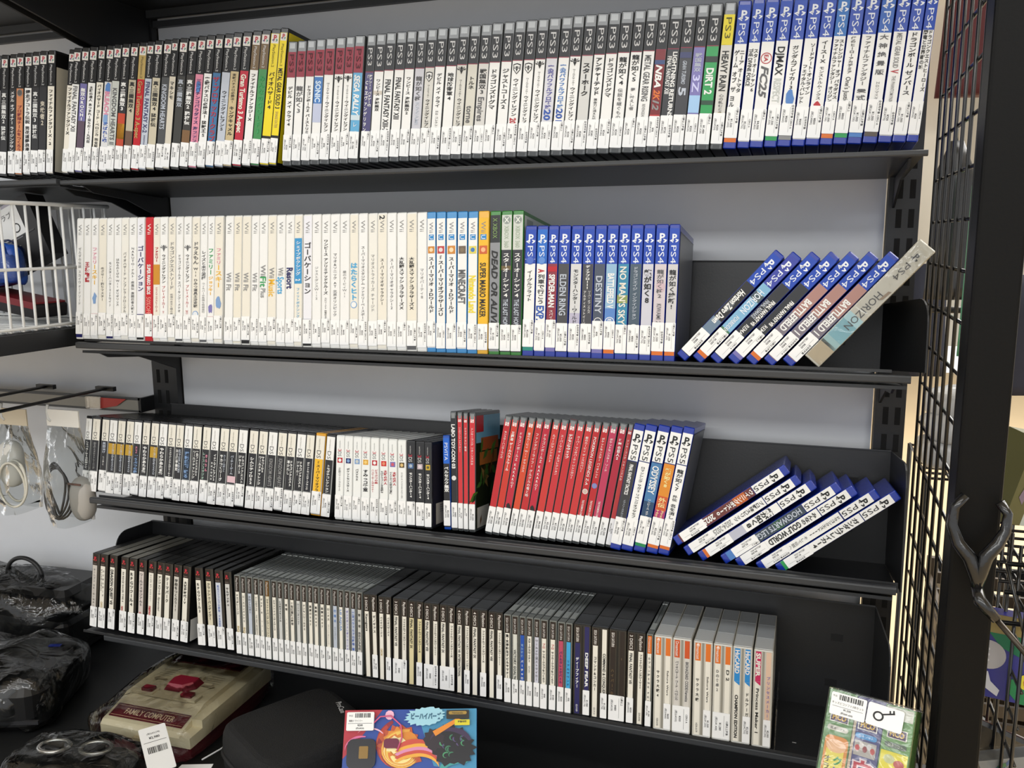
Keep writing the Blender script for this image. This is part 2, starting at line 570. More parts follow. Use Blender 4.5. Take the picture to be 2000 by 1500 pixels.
def build_case(kind, W, H, D, body, segs, opt, mat, label, group, price, desc, n):
    """one disc case: shell, printed spine sheet, price sticker"""
    names = {'ps2': 'disc_case', 'ps3': 'disc_case', 'ps4': 'disc_case', 'ps5': 'disc_case', 'jewel': 'jewel_case', 'jewel2': 'double_jewel_case', 'jewelw': 'double_jewel_case', 'psone': 'jewel_case', 'psonec': 'jewel_case',
             'ds': 'cartridge_case', 'dsy': 'cartridge_case', '3ds': 'cartridge_case', '3dsk': 'cartridge_case', 'vita': 'cartridge_case', 'sw': 'cartridge_case'}
    root = link(names.get(kind, 'disc_case'), shell(kind, W, H, D), None, label=label, category='game case', group=group)
    root.matrix_world = mat
    mb = MB()
    hdr = opt.get('h')
    if kind == 'ps2':
        qd(mb, W, H, .035, .285, PM(hdr or '#141416'), 1)
        qd(mb, W, H, .285, .985, PM(body), 1)
        lt = '#d8d8d8' if not hdr or hdr == 'x' else '#5b4d2c'
        if hdr == 'y':
            lt = '#4a4410'
        s = min(W - 0.003, 0.0125)
        mb.plate(W / 2 - s / 2, W / 2 + s / 2, H * .963 - s * 1.08, H * .963, -0.0004, PM('#dcd8d2'))
        ps_mark(mb, W / 2, H * .963 - s * .54, s * .8, -0.0006, '#b32436', ('#3a4f8a', '#4a8a78'))
        mb.text_rot('PlayStation.2', W / 2, H * .885, H * .725, W * .30, -0.0005, INK(lt), 0.0)
    elif kind == 'ps3':
        t = {'r': '#8f2136', 'y': '#e3d21a'}.get(hdr, '#17171a')
        qd(mb, W, H, .085, .29, PM(t), 1)
        qd(mb, W, H, .288, .955, PM(body), 1)
        if hdr is None:
            qd(mb, W, H, .286, .292, PM('#8c2440'), 2)
        mb.text_rot('PS3', W / 2, H * .895, H * .735, W * .5, -0.0006, INK({'r': '#4a0c18', 'y': '#58540e'}.get(hdr, '#d2d2d4')), 0.0)
    elif kind == 'ps4':
        qd(mb, W, H, .03, .29, PM(hdr or '#2147ae'), 1)
        qd(mb, W, H, .29, .955, PM(body), 1)
        ps_mark(mb, W / 2, H * .895, W * .84, -0.0006, '#e6ebf2', ('#e6ebf2', '#e6ebf2'))
        mb.text_rot('PS4', W / 2, H * .845, H * .715, W * .5, -0.0006, INK('#dfe6f2'), 0.0)
    elif kind == 'ps5':
        qd(mb, W, H, .05, .955, PM('#eeeeec'), 1)
        qd(mb, W, H, .29, .297, PM('#1b2a66'), 2)
        if body != 'w':
            qd(mb, W, H, .297, .955, PM(body), 2)
        ps_mark(mb, W / 2, H * .885, W * .84, -0.0006, '#141414', ('#141414', '#141414'))
        mb.text_rot('PS5', W / 2, H * .835, H * .715, W * .5, -0.0006, INK('#2a2a2c'), 0.0)
    elif kind in ('wii', 'wiired'):
        qd(mb, W, H, .012, .985, PM(body), 1)
        mb.text_rot('Wii', W / 2, H * .945, H * .86, W * .46, -0.0005, INK('#e8e0da' if kind == 'wiired' else '#8a8a88'), 0.0)
    elif kind in ('wiiu', 'wiiy'):
        qd(mb, W, H, .048, .965, PM(body), 1)
        mb.text_rot('Wii', W / 2, H * .925, H * .85, W * .46, -0.0005, INK('#85858a'), 0.0)
        mb.plate(W * .22, W * .78, H * .80, H * .838, -0.0004, PM('#2a86c8'))
        mb.text_rot('U', W / 2, H * .833, H * .805, W * .42, -0.0006, INK('w'), 0.0)
    elif kind == 'xbox':
        if hdr == 'w':
            qd(mb, W, H, .03, .27, PM('#c9cec6'), 1)
            mb.disc(W / 2, H * .935, W * .36, W * .36, -0.0005, PM('#8d9590'), 16)
            mb.text_flat('X', W / 2, H * .935, W * .5, W * .45, -0.0007, INK('#e4e8e0'), 0.02)
            mb.text_rot('XBOX 360', W / 2, H * .895, H * .745, W * .42, -0.0006, INK('#98a890'), 0.0)
        else:
            qd(mb, W, H, .03, .22, PM('#2c2e2f'), 1)
            mb.text_rot('X XBOX', W / 2, H * .95, H * .81, W * .42, -0.0006, INK('#7fa05a'), 0.0)
        qd(mb, W, H, .27 if hdr == 'w' else .22, .975, PM(body), 1)
    elif kind in ('ds', 'dsy'):
        e = W * .08
        qd(mb, W, H, .035, .985, PM('#a2a4a3'), 1)
        qd(mb, W, H, .035, .315, PM('#e6e2d6' if n % 3 else '#ececea'), 2, e, W * .93)
        qd(mb, W, H, .315, .72, PM(body), 2, e, W * .86)
        mb.text_rot('DS', W * .44, H * .79, H * .695, W * .42, -0.0006, INK('#4c4c4c'), 0.0)
        mb.text_rot('NINTENDO', W * .44, H * .93, H * .80, W * .12, -0.0006, INK('#8a8478'), 0.0)
    elif kind in ('3ds', '3dsk'):
        ink = '#8a8a8a' if kind == '3ds' else '#d0d0d0'
        qd(mb, W, H, .02, .98, PM('#e8eae8' if kind == '3ds' else '#2c2d30'), 1)
        mb.text_rot('NINTENDO', W * .46, H * .935, H * .845, W * .12, -0.0005, INK(ink), 0.0)
        mb.text_rot('3', W * .46, H * .838, H * .81, W * .42, -0.0005, INK('#b8283a'), 0.0)
        mb.text_rot('DS', W * .46, H * .805, H * .75, W * .42, -0.0005, INK(ink if kind == '3dsk' else '#4a4a4a'), 0.0)
        c = opt.get('i', 'g')
        s = W * .3
        mb.plate(W / 2 - s, W / 2 + s, H * .675, H * .735, -0.0005, PM(c))
        mb.disc(W / 2, H * .705, s * .6, s * .6, -0.0007, PM(opt.get('i2', 'w')), 14)
    elif kind == 'vita':
        qd(mb, W, H, .03, .3, PM('#2463c8'), 1)
        qd(mb, W, H, .3, .97, PM(body), 1)
        mb.text_rot('PSVITA', W / 2, H * .92, H * .735, W * .5, -0.0005, INK('#dfe6f2'), 0.0)
    elif kind == 'sw':
        qd(mb, W, H, .035, .975, PM(body), 1)
        if body != 'd':
            a = W * .27
            mb.rbox(W / 2 - a, W / 2 - a * .1, -0.0005, -0.0003, H * .912, H * .912 + a * 1.9, a * .35, INK('#ecdedc'), 3, 'y')
            mb.rbox(W / 2 + a * .1, W / 2 + a, -0.0005, -0.0003, H * .912, H * .912 + a * 1.9, a * .35, INK('#ecdedc'), 3, 'y')
            mb.disc(W / 2 - a * .55, H * .912 + a * 1.3, a * .2, a * .2, -0.0006, INK('#b3202c'), 8)
            mb.disc(W / 2 + a * .55, H * .912 + a * .7, a * .2, a * .2, -0.0006, INK('#b3202c'), 8)
    elif kind in ('psone', 'psonec'):
        s0, s1 = W * .08, W * .68
        qd(mb, W, H, .015, .16, PM('#2a1e19'), 1, s0, s1)
        qd(mb, W, H, .16, .985, PM(body), 1, s0, s1)
        c = (s0 + s1) / 2
        ps_mark(mb, c, H * .925, W * .5, -0.0006, '#c8283a', ('#c85a3a', '#c8283a'))
        mb.text_flat('PlayStation', c, H * .862, W * .5, 0.0016, -0.0006, INK('#a89a90'))
    elif kind == 'jewel':
        s0, s1 = W * .2, W * .78
        hc = hdr or '#2a1e19'
        qd(mb, W, H, .02, .21, PM(hc), 1, s0, s1)
        qd(mb, W, H, .21, .985, PM(body), 1, s0, s1)
        mb.text_rot(opt.get('t', 'PlayStation'), (s0 + s1) / 2, H * .965, H * .805, W * .34, -0.0006, INK('#d8d2cc'), 0.0)
    elif kind in ('jewel2', 'jewelw'):
        hc = hdr or '#2a1e19'
        for j, (s0, s1) in enumerate(((W * .10, W * .38), (W * .64, W * .90))):
            c = body if j == 0 else opt.get('b2', body)
            h2 = opt.get('h2', hc) if j else hc
            if h2 != '-':
                hl = float(opt.get('hl', .205))
                qd(mb, W, H, .02, hl, PM(h2), 1, s0, s1)
                t = opt.get('t2' if j else 't', 'PlayStation')
                if t != '-':
                    mb.text_rot(t, (s0 + s1) / 2, H * .965, H * (.81 if hl < .21 else .72), W * (.17 if hl < .21 else .22), -0.0006, INK('#e2dcd4'), 0.01 if hl < .21 else .04)
                    if hc == 'o':
                        mb.disc((s0 + s1) / 2, H * .965, W * .07, W * .07, -0.0008, INK('#f0d8c8'), 10)
                qd(mb, W, H, hl, .985, PM(c), 1, s0, s1)
                if hl > .21:
                    mb.poly([(s0, H * (1 - hl)), (s1, H * (1 - hl)), (s1, H * (.96 - hl))], -.0005, PM(h2))
            else:
                qd(mb, W, H, .02, .985, PM(c), 1, s0, s1)
    # titles and marks
    for sg in segs:
        if not sg:
            continue
        if kind in ('psone', 'psonec'):
            seg_text(mb, W * .6, H, sg, 5, W * .08)
        elif kind == 'jewel':
            seg_text(mb, W * .58, H, sg, 5, W * .2)
        elif kind in ('jewel2', 'jewelw'):
            j = sg[0] == '2'
            seg_text(mb, W * .28, H, sg[1:], 5, W * (.64 if j else .10))
        elif kind in ('ds', 'dsy'):
            seg_text(mb, W * .78, H, sg, 5, W * .08)
        else:
            seg_text(mb, W, H, sg)
    for mk in opt.get('mk', '').split(';'):
        if not mk:
            continue
        nm, a = mk.split(':')[0], mk.split(':')[1:]
        if nm == 'band':                                   # band:f0:f1:colour
            qd(mb, W, H, float(a[0]), float(a[1]), PM(a[2]), 3)
        elif nm == 'lion':
            lion(mb, W / 2, H * (1 - float(a[0])), W * .8, -0.0007, a[1])
        elif nm == 'shield':
            shield(mb, W / 2, H * (1 - float(a[0])), W * .95, -0.0007, a[1])
        elif nm == 'dot':                                  # dot:f:colour[:inner]
            mb.disc(W / 2, H * (1 - float(a[0])), W * .36, W * .36, -0.0007, INK(a[1]), 18)
            if len(a) > 2:
                mb.disc(W / 2, H * (1 - float(a[0])), W * .3, W * .3, -0.0008, INK(a[2]), 18)
        elif nm == 'ea':
            mb.disc(W / 2, H * (1 - float(a[0])), W * .42, W * .42, -0.0007, INK(a[1]), 22, 0.86)
            mb.text_rot('EA', W / 2, H * (1 - float(a[0])) + W * .26, H * (1 - float(a[0])) - W * .26, W * .3, -0.0008, INK(a[1]), 0.02)
        elif nm == 'sq':                                   # sq:f:colour:inner
            s = W * .36
            z = H * (1 - float(a[0]))
            mb.plate(W / 2 - s, W / 2 + s, z - s, z + s, -0.0007, INK(a[1]))
            mb.disc(W / 2, z, s * .6, s * .6, -0.0008, INK(a[2]), 12)
        elif nm == 'blob':                                 # ink splash
            z = H * (1 - float(a[0]))
            rr = random.Random(len(a[1]) + int(float(a[0]) * 100))
            mb.poly([(W / 2 + W * .4 * (0.55 + .45 * rr.random()) * math.cos(t * .524), z + W * .75 * (0.5 + .5 * rr.random()) * math.sin(t * .524)) for t in range(12)], -0.0007, INK(a[1]))
        elif nm == 'flag':                                 # publisher tab
            z = H * (1 - float(a[0]))
            mb.poly([(W * .2, z + W * .12), (W * .75, z + W * .3), (W * .8, z - W * .3), (W * .2, z - W * .14)], -0.0007, INK('#cf6a4a'))
            mb.poly([(W * .3, z + W * .06), (W * .7, z + W * .18), (W * .72, z - W * .18), (W * .3, z - W * .07)], -0.0008, INK('#e8c0a8'))
    sb = opt.get('sb')
    if sb:
        qd(mb, W, H, .78 if kind not in ('wii',) else .955, .955 if kind != 'wii' else .985, PM(sb), 3)
    mb.build('spine_sheet', root)
    # what shows on the exposed broad face
    cv = opt.get('cover')
    if cv:
        cb = MB()
        x = W + 0.0003
        m_ = 0.004

        def face(d0, d1, f0, f1, c, lay=0):
            xx = x + lay * 0.0002
            cb.add([(xx, D * d0, H * (1 - f1)), (xx, D * d1, H * (1 - f1)), (xx, D * d1, H * (1 - f0)), (xx, D * d0, H * (1 - f0))], [(0, 1, 2, 3)], PM(c))
        if cv == 'yellow':
            face(.02, .98, .03, .97, 'y')
        elif cv == 'cream':
            face(.02, .98, .02, .13, 'k')
            face(.02, .98, .13, .97, '#c9c4b4')
        elif cv == 'blue':
            face(.05, .95, .06, .97, '#44659a')
            face(.05, .4, .08, .18, '#b43a3a', 1)
            face(.05, .9, .3, .5, '#8fa9c4', 1)
        elif cv == 'white':
            face(.03, .97, .03, .97, '#c4cac4')
            face(.1, .3, .05, .13, '#8a948c', 1)
        elif cv == 'grey':
            face(.03, .97, .05, .96, '#6a6d70')
            face(.03, .97, .05, .06, '#3a3d40', 1)
        elif cv == 'jungle':
            rr = random.Random(4)
            face(.02, .98, .03, .97, '#1d2412')
            face(.02, .98, .03, .26, '#6fa8c8', 1)
            face(.02, .3, .03, .17, '#b3202c', 2)
            face(.2, .9, .22, .33, '#b3552a', 2)
            face(.15, .85, .34, .45, '#a8622a', 2)
            face(.3, .75, .46, .54, '#3a2a10', 2)
            for q in range(16):
                a, b = rr.random() * .8, .3 + rr.random() * .6
                cb.poly  # leaves
                y0, z0 = D * a, H * (1 - b)
                s = 0.008 + 0.014 * rr.random()
                an = rr.random() * 6.28
                cb.add([(x + .0008, y0, z0), (x + .0008, y0 + s * math.cos(an), z0 + s * math.sin(an)), (x + .0008, y0 + 2 * s * math.cos(an + .3), z0 + 2 * s * math.sin(an + .3)), (x + .0008, y0 + s * math.cos(an + .7), z0 + s * math.sin(an + .7))], [(0, 1, 2, 3)], PM(rr.choice(['#3f6a2a', '#5a8a32', '#6f4a22', '#2f5030', '#8a6a3a'])))
            face(.05, .5, .8, .97, '#d0ccc4', 3)
            face(.55, .75, .8, .97, '#a82a34', 3)
        elif cv == 'dark':
            face(.03, .97, .04, .97, '#2a2730')
            face(.1, .9, .72, .96, '#c9c0ae', 1)
            for q in range(14):
                face(.3 + q * .035, .315 + q * .035 + (q % 3) * .006, .86, .94, '#3a362e', 2)
            for q in range(4):
                face(.2, .75, .745 + q * .025, .755 + q * .025, '#8a8478', 2)
        elif cv == 'redlabel':
            face(.02, .98, .02, .7, '#1a1a1a')
            face(.02, .45, .7, .985, '#d8d8d4', 1)
            face(.46, .95, .7, .985, '#a81c28', 1)
            face(.55, .85, .78, .84, '#e0d0d0', 2)
            face(.55, .85, .88, .94, '#e0d0d0', 2)
        cb.build('cover_sheet', root)
    # price sticker
    if price and opt.get('st') != '0':
        if kind in ('psone', 'psonec'):
            sticker(root, W, H, price, 0.0002, W * .92, 0.034, 0.001, desc=desc)
        elif kind == 'jewel':
            sticker(root, W, H, price, 0.0006, W - 0.0012, 0.034, 0.0015, desc=desc)
        elif kind in ('jewel2', 'jewelw'):
            s_ = opt.get('st', 'R')
            if s_ == 'F':
                sticker(root, W, H, price, W * .04, W * .92, 0.034, 0.002, desc=desc)
            elif s_ == 'L':
                sticker(root, W, H, price, W * .04, W * .38, 0.034, 0.002, desc=desc)
            else:
                sticker(root, W, H, price, W * .58, W * .38, 0.034, 0.002, desc=desc)
        elif kind in ('ds', 'dsy', '3ds', '3dsk'):
            up_ = 0.0035 if kind in ('3ds', '3dsk') or n % 4 == 2 else 0.0005
            sticker(root, W, H, price, 0.0004, W - 0.0008, 0.0335, up_, desc=desc)
        elif kind in ('wii', 'wiired', 'wiiu', 'wiiy', 'xbox', 'ps2'):
            sticker(root, W, H, price, 0.0004, W - 0.0006, 0.0345, 0.0045 if kind == 'ps2' else 0.006 + 0.002 * (n % 3 == 0), desc=desc)
        else:
            z = {'ps3': 0.0065, 'ps4': 0.0085, 'ps5': 0.008, 'vita': 0.006, 'sw': 0.004}[kind]
            if sb and kind in ('ps4', 'ps5'):
                z += 0.004
            sticker(root, W, H, price, 0.0003, W - 0.0005, 0.036, z + float(opt.get('dz', 0)), desc=desc)
    return root

# ------------------------------------------------------------------ what stands on the shelves
# foot x of every case (0.1 mm, last figure = far side of the last one) and lean (0.1 degree), row by row
RUNX = {
 'A': (1, 0, [-4920,-4760,-4591,-4428,-4267,-4107,-3948,-3790,-3641], [53,52,51,50,49,48,47,46]),
 'B': (1, 0, [-3502,-3361,-3206,-3053,-2895,-2749,-2593,-2439,-2286,-2135,-1984,-1843,-1686,-1529,-1401,-1229,-1067,-915,-764,-615,-458,-302,-139,14,166,325,458], [75,75,75,75,75,75,75,75,75,75,74,74,74,74,74,74,74,73,73,73,73,73,73,73,73,72]),
 'C': (1, 0, [552,701,849,996,1149,1310,1461,1603,1783,1923,2076,2229,2380,2530,2679,2826,2979,3139,3290,3439,3594,3755,3908,4059,4209,4357,4518,4671,4822,4978,5127,5280,5438,5589,5745,5886,6045,6203,6352,6518,6664], [45,45,44,44,44,44,44,43,43,43,43,43,42,42,42,42,42,42,42,42,41,41,41,41,41,41,41,40,40,40,40,40,40,40,40,39,39,39,39,39]),
 'D': (1, 0, [6669,6836,6979,7142,7293,7454,7607,7765,7910,8064,8227,8389,8538,8686,8814], [41,41,42,42,43,43,44,44,44,45,45,46,46,46]),
 'E': (2, 0, [-3217,-3073,-2929,-2786,-2629,-2484,-2334,-2186,-2033,-1886,-1737,-1599,-1445,-1305,-1166,-1019,-873,-738,-612,-433,-278,-134,19,161,312,461,614,764,902,1054,1205,1351,1508,1664,1805,1954,2103,2253,2400,2552,2707,2856], [-4,-5,-5,-6,-6,-7,-7,-8,-8,-8,-9,-9,-8,-8,-7,-7,-7,-6,-6,-6,-7,-7,-8,-9,-10,-11,-12,-12,-13,-14,-14,-15,-15,-16,-16,-17,-17,-18,-18,-19,-19]),
 'F': (2, 0, [2856,2991,3134,3290,3438,3583,3738,3898,4052,4204], [-20,-19,-18,-16,-15,-14,-13,-12,-10]),
 'G': (2, 0, [4211,4370,4521,4664,4823,4980,5135,5287,5439,5593,5751,5899,6059,6199], [-4,-3,-3,-3,-2,-2,-1,-1,0,0,0,1,1]),
 'H': (3, 100, [-3583,-3438,-3255,-3092,-2913,-2746,-2580,-2415,-2256,-2090,-1919,-1752,-1591,-1424,-1248,-1085,-922,-743,-574,-388,-217,-48,125,290,453,622,778,963,1122], [22,22,21,21,21,21,21,20,20,20,20,20,19,19,19,19,20,20,20,21,21,22,22,22,23,23,23,24]),
 'I': (3, 20, [1248,1393,1538,1683,1827,1977,2128,2276,2415,2561,2703,2821], [-10,-13,-15,-18,-20,-23,-25,-28,-28,-28,-28]),
 'J': (3, 130, [2957,3068], [-35]),
 'K': (3, 140, [3073,3173,3257,3333,3434], [-35,-32,-29,-25]),
 'M': (3, 100, [3583,3695,3805,3930,4039,4155,4277,4391,4505,4618,4734,4848,4956,5066,5185,5305,5383], [77,77,78,78,79,79,80,80,81,81,82,82,83,83,84,84]),
 'N': (3, 0, [5391,5542,5705,5871,6030,6180], [87,87,88,88,88]),
 'O': (4, 90, [-3355,-3185,-2999,-2761,-2573,-2395,-2208,-2033,-1874,-1707,-1526,-1310,-1174,-994,-811,-630,-487], [33,30,27,24,21,22,23,24,24,25,26,-5,-36,-36,-36,-36]),
 'P': (4, 60, [-446,-325,-224,-105,4,100,221,329,431,533,639,744,845,944,1048,1149,1254,1364,1461,1564,1667,1769], [-28,-27,-26,-26,-25,-24,-24,-23,-22,-22,-21,-20,-20,-19,-18,-18,-17,-16,-16,-15,-14]),
 'Q': (4, 30, [1818,2049,2265,2511,2763,3003,3263,3489,3743,3970], [-27,-18,-10,-10,-11,-12,-13,-13,-14]),
 'R': (4, 0, [3993,4107,4212,4309,4413,4513,4633,4750,4858,4958], [-17,-16,-14,-13,-12,-11,-10,-9,-8]),
 'S': (4, 0, [4973,5218,5455,5692,5943], [-10,-9,-8,-6]),
 'T': (4, 0, [5946,6039], [-5]),
 'U': (4, 0, [6061,6301,6565,6814,7054,7309,7549], [-11,-11,-10,-9,-9,-8]),
}
# one line per case: sheet colour | lettering ... | @options
CASES = {}
CASES['A'] = '''w | k.30-.80 戦国無双 猛将伝
d | w.31-.70 真・三國無双2 猛将伝
d | w.30-.80 メダル オブ オナー ライジングサン
#c98458 | h.42-.80 プロ野球チームをつくろう | @mk=dot:.32:g:#55504c
w | k.30-.80 爆走デコトラ伝説 男花道夢浪漫
d | w.32-.70 真・三國無双3 猛将伝
d | #c8c0b0.40-.60 鬼武者2
i | k.31-.76 ファイナルファンタジーX-2 | @cover=cream'''
CASES['B'] = '''i | k.30-.68 ファイナルファンタジーX
w | s.30-.66 FINAL FANTASY XII
#6f6aa0 | w*.32-.58 無双OROCHI | @mk=band:.58:.80:#5a4a5a
w | k.31-.76 太鼓の達人 あつまれ!祭りだ!!九代目
i | k.30-.80 バイオハザード コード:ベロニカ 完全版
#d6d6d6 | p*.36-.54 BLEACH | b.60-.76 選ばれし魂 | @mk=blob:.33:q;blob:.57:z
a | s.34-.78 KINGDOM HEARTS II
d | w*.30-.52 真・三國無双3 | @mk=band:.54:.82:#b8442a;band:.62:.74:#d8a030
#b8b09a | k.30-.54 真・三國無双4 | @mk=band:.68:.82:#6a5040
#b81824 | t.30-.74 Gran Turismo 3 A-spec | @h=t
l | n.31-.70 FINAL FANTASY X-2 | n~.72-.80 INTERNATIONAL
#c4bca6 | k.31-.66 真・三國無双4 猛将伝
#4a4c4e | l.34-.68 KINGDOM HEARTS
#cfc8b8 | k.32-.46 マキシモ
#3a3a38 | l.31-.52 真・三國無双
#3a3836 | w*.32-.66 真・三國無双2 猛将伝 | @mk=band:.7:.82:#7a5a3a
p | n.32-.80 三洋パチンコパラダイス 海ファン | @mk=blob:.38:q;blob:.75:#c87a94
w | k.31-.76 実戦パチスロ必勝法! 猛獣王S
#3f6f9c | r+.31-.80 ザ・プロサッカークラブ
l | k.42-.72 ウイニングイレブン5
#c2b088 | k~.30-.52 実戦パチスロ必勝法! | k.54-.76 キングキャメル
#b8243a | i*.31-.74 Gran Turismo 3 A-spec
w | k.31-.66 ファイナルファンタジーX | @h=x
#3f8a4e | e.33-.76 みんなのGOLF3 | @h=x
y | k.31-.58 バイオハザード4 | @h=y,mk=band:.775:.82:k
y | k.29-.58 METAL GEAR SOLID 3 | t~.6-.72 SNAKE EATER | @h=y,mk=band:.775:.82:k,cover=yellow'''
CASES['C'] = '''w | k.36-.68 デビル メイ クライ4 | @h=r
w | s+.36-.58 龍が如く3 | @h=r
w | k.36-.80 ドラゴンボールZ バーストリミット | @h=r
w | #cfe0f0*.33-.50 SONIC | @h=r,mk=band:.30:.51:#3a74b8;band:.51:.66:#b9c0d8
w | k~.35-.5 ワールドサッカー | k.5-.74 ウイニングイレブン | c.75-.84 2008 | @h=r
w | k~.38-.5 ワールドサッカー | k.5-.74 ウイニングイレブン | r*.75-.84 2008 | @h=r,mk=lion:.33:k
w | k~.38-.5 ワールドサッカー | k.5-.74 ウイニングイレブン | r*.75-.84 2009 | @h=r,mk=lion:.33:k
#5fa6d0 | w*/.31-.62 SEGA RALLY | w~.66-.80 レボ | @h=r,mk=band:.62:.66:#c8d8e0
#4a4674 | w>.31-.56 激アツ!! パチゲー魂 | w<.31-.80 「CRヱヴァンゲリヲン」
w | k.35-.60 ワンピース 海賊無双 | @mk=band:.44:.47:#c8c0b4
w | k.36-.76 FINAL FANTASY XIII-2
w | k.35-.67 FINAL FANTASY XIII
w | k.35-.64 ワンピース 海賊無双2
#c4c4cc | s.35-.54 龍が如く極 | l~.55-.72 KIWAMI | @mk=band:.79:.80:b
#cfcdc6 | k~.42-.52 ワールドサッカー | k.53-.76 ウイニングイレブン | r*!.77-.79 2011 | @mk=shield:.36:k
w | k.34-.60 デビル メイ クライ | k~.62-.78 HD コレクション | @sb=o
w | k.34-.55 地球防衛軍4
#d2d0c8 | k~.40-.53 ワールドサッカー | k.54-.78 ウイニングイレブン | r.79-.83 2012 | @mk=lion:.33:k
#cfccc0 | k.38-.48 トルネ | s.60-.73 torne
#d2d0cc | k.33-.52 戦国無双3 | s.54-.72 Empires | @mk=dot:.80:r:w
w | k.34-.64 ドラゴンズドグマ | @sb=o
w | k.34-.64 ジャストコーズ2 | @sb=o
w | k.42-.70 ウイニングイレブン | r*.71-.80 2017 | @mk=shield:.35:k
w | k~.42-.54 ワールドサッカー | k.55-.78 ウイニングイレブン | r.79-.83 2015 | @mk=shield:.35:k
w | k~.38-.5 ワールドサッカー | k.51-.76 ウイニングイレブン | r*.77-.81 2010 | @mk=lion:.33:k
#d2d2d8 | #5a5aa0*.34-.66 実況パワフルプロ野球 | b*.66-.82 2010
w | q*.34-.66 実況パワフルプロ野球 | b*.66-.80 2013
w | k~.38-.5 ワールドサッカー | k.51-.76 ウイニングイレブン | r*.77-.81 2011 | @mk=lion:.33:k
#cfcfcc | k*.34-.58 スターホーク
w | k*.31-.58 アンチャーテッド | k~.6-.78 黄金刀と消えた船団 | @sb=c
w | k.32-.60 ドラゴンズドグマ | @sb=o
w | k.32-.52 龍が如く4 | s~.54-.76 伝説を継ぐもの | @sb=o
w | k.31-.50 龍が如く5 | s~.54-.70 夢、叶えし者
w | s.32-.64 METAL GEAR RISING | g~.66-.78 REVENGEANCE | @sb=o
#7a2026 | w*/.40-.56 NBA | o*/.57-.64 2K | g*/.645-.71 12 | @mk=band:.36:.39:#3a4a7a;band:.74:.80:#b83a3a
#37383c | w*>.31-.76 LIGHTNING RETURNS | w<.34-.60 FINAL FANTASY XIII
#3c3d42 | l/.38-.54 GRAN TURISMO | l*.56-.62 5 | @mk=band:.32:.36:#3a3f6a
v | l.33-.46 戦国無双 | #c8c8f0.48-.60 3Z | @mk=band:.62:.74:#9fc4e8;dot:.78:w:#d8d8e0
e | w*.44-.62 DiRT 2 | @mk=band:.36:.40:#26302a;band:.66:.69:#2a4a38
#d2d0ca | k.33-.60 HEAVY RAIN | s~.62-.76 心の軋むとき | @h=y,mk=dot:.775:y:k,sb=o'''
CASES['D'] = '''w | k>.33-.62 ニーア オートマタ | k<.33-.76 ゲーム オブ ザ ヨルハ | @sb=o
w | k>.33-.62 スターオーシャン6 | k<.33-.58 THE DIVINE FORCE
w | s*/.46-.66 FC25 | @mk=ea:.40:r
w | k.33-.52 DJMAX | a.54-.70 RESPECT | @mk=band:.78:.79:r,sb=e
w | k.33-.62 ガンダムブレイカー3 | @mk=blob:.68:q;flag:.78,sb=g
w | k>.32-.66 ソードアート・オンライン | k<.46-.72 フェイタル・バレット | @mk=flag:.78
w | k.31-.46 イースIX | k~.48-.70 モンストルム・ノクス | @mk=blob:.76:r
w | k>.31-.70 ストレンジャー オブ パラダイス | k<.31-.72 ファイナルファンタジー オリジン | @h=#1f6ab8,sb=o
w | k.30-.54 僕のヒーローアカデミア | k~.56-.74 One's Justice | @sb=e
w | s.30-.62 ファイナルファンタジー | s.64-.72 零式 | @sb=q
w | s.30-.56 大 神 絶 景 版 | g~.60-.74 HDリマスター | @h=#1f5ab4,sb=#5a5048
w | g.30-.52 METAL GEAR SOLID | r.53-.555 V | g~.57-.74 THE PHANTOM PAIN
w | k.30-.70 ドラゴンボール ゼノバース | @mk=flag:.77
w | k>.29-.68 ドラゴンクエストヒーローズ | k<.29-.54 闇竜と世界樹の城'''
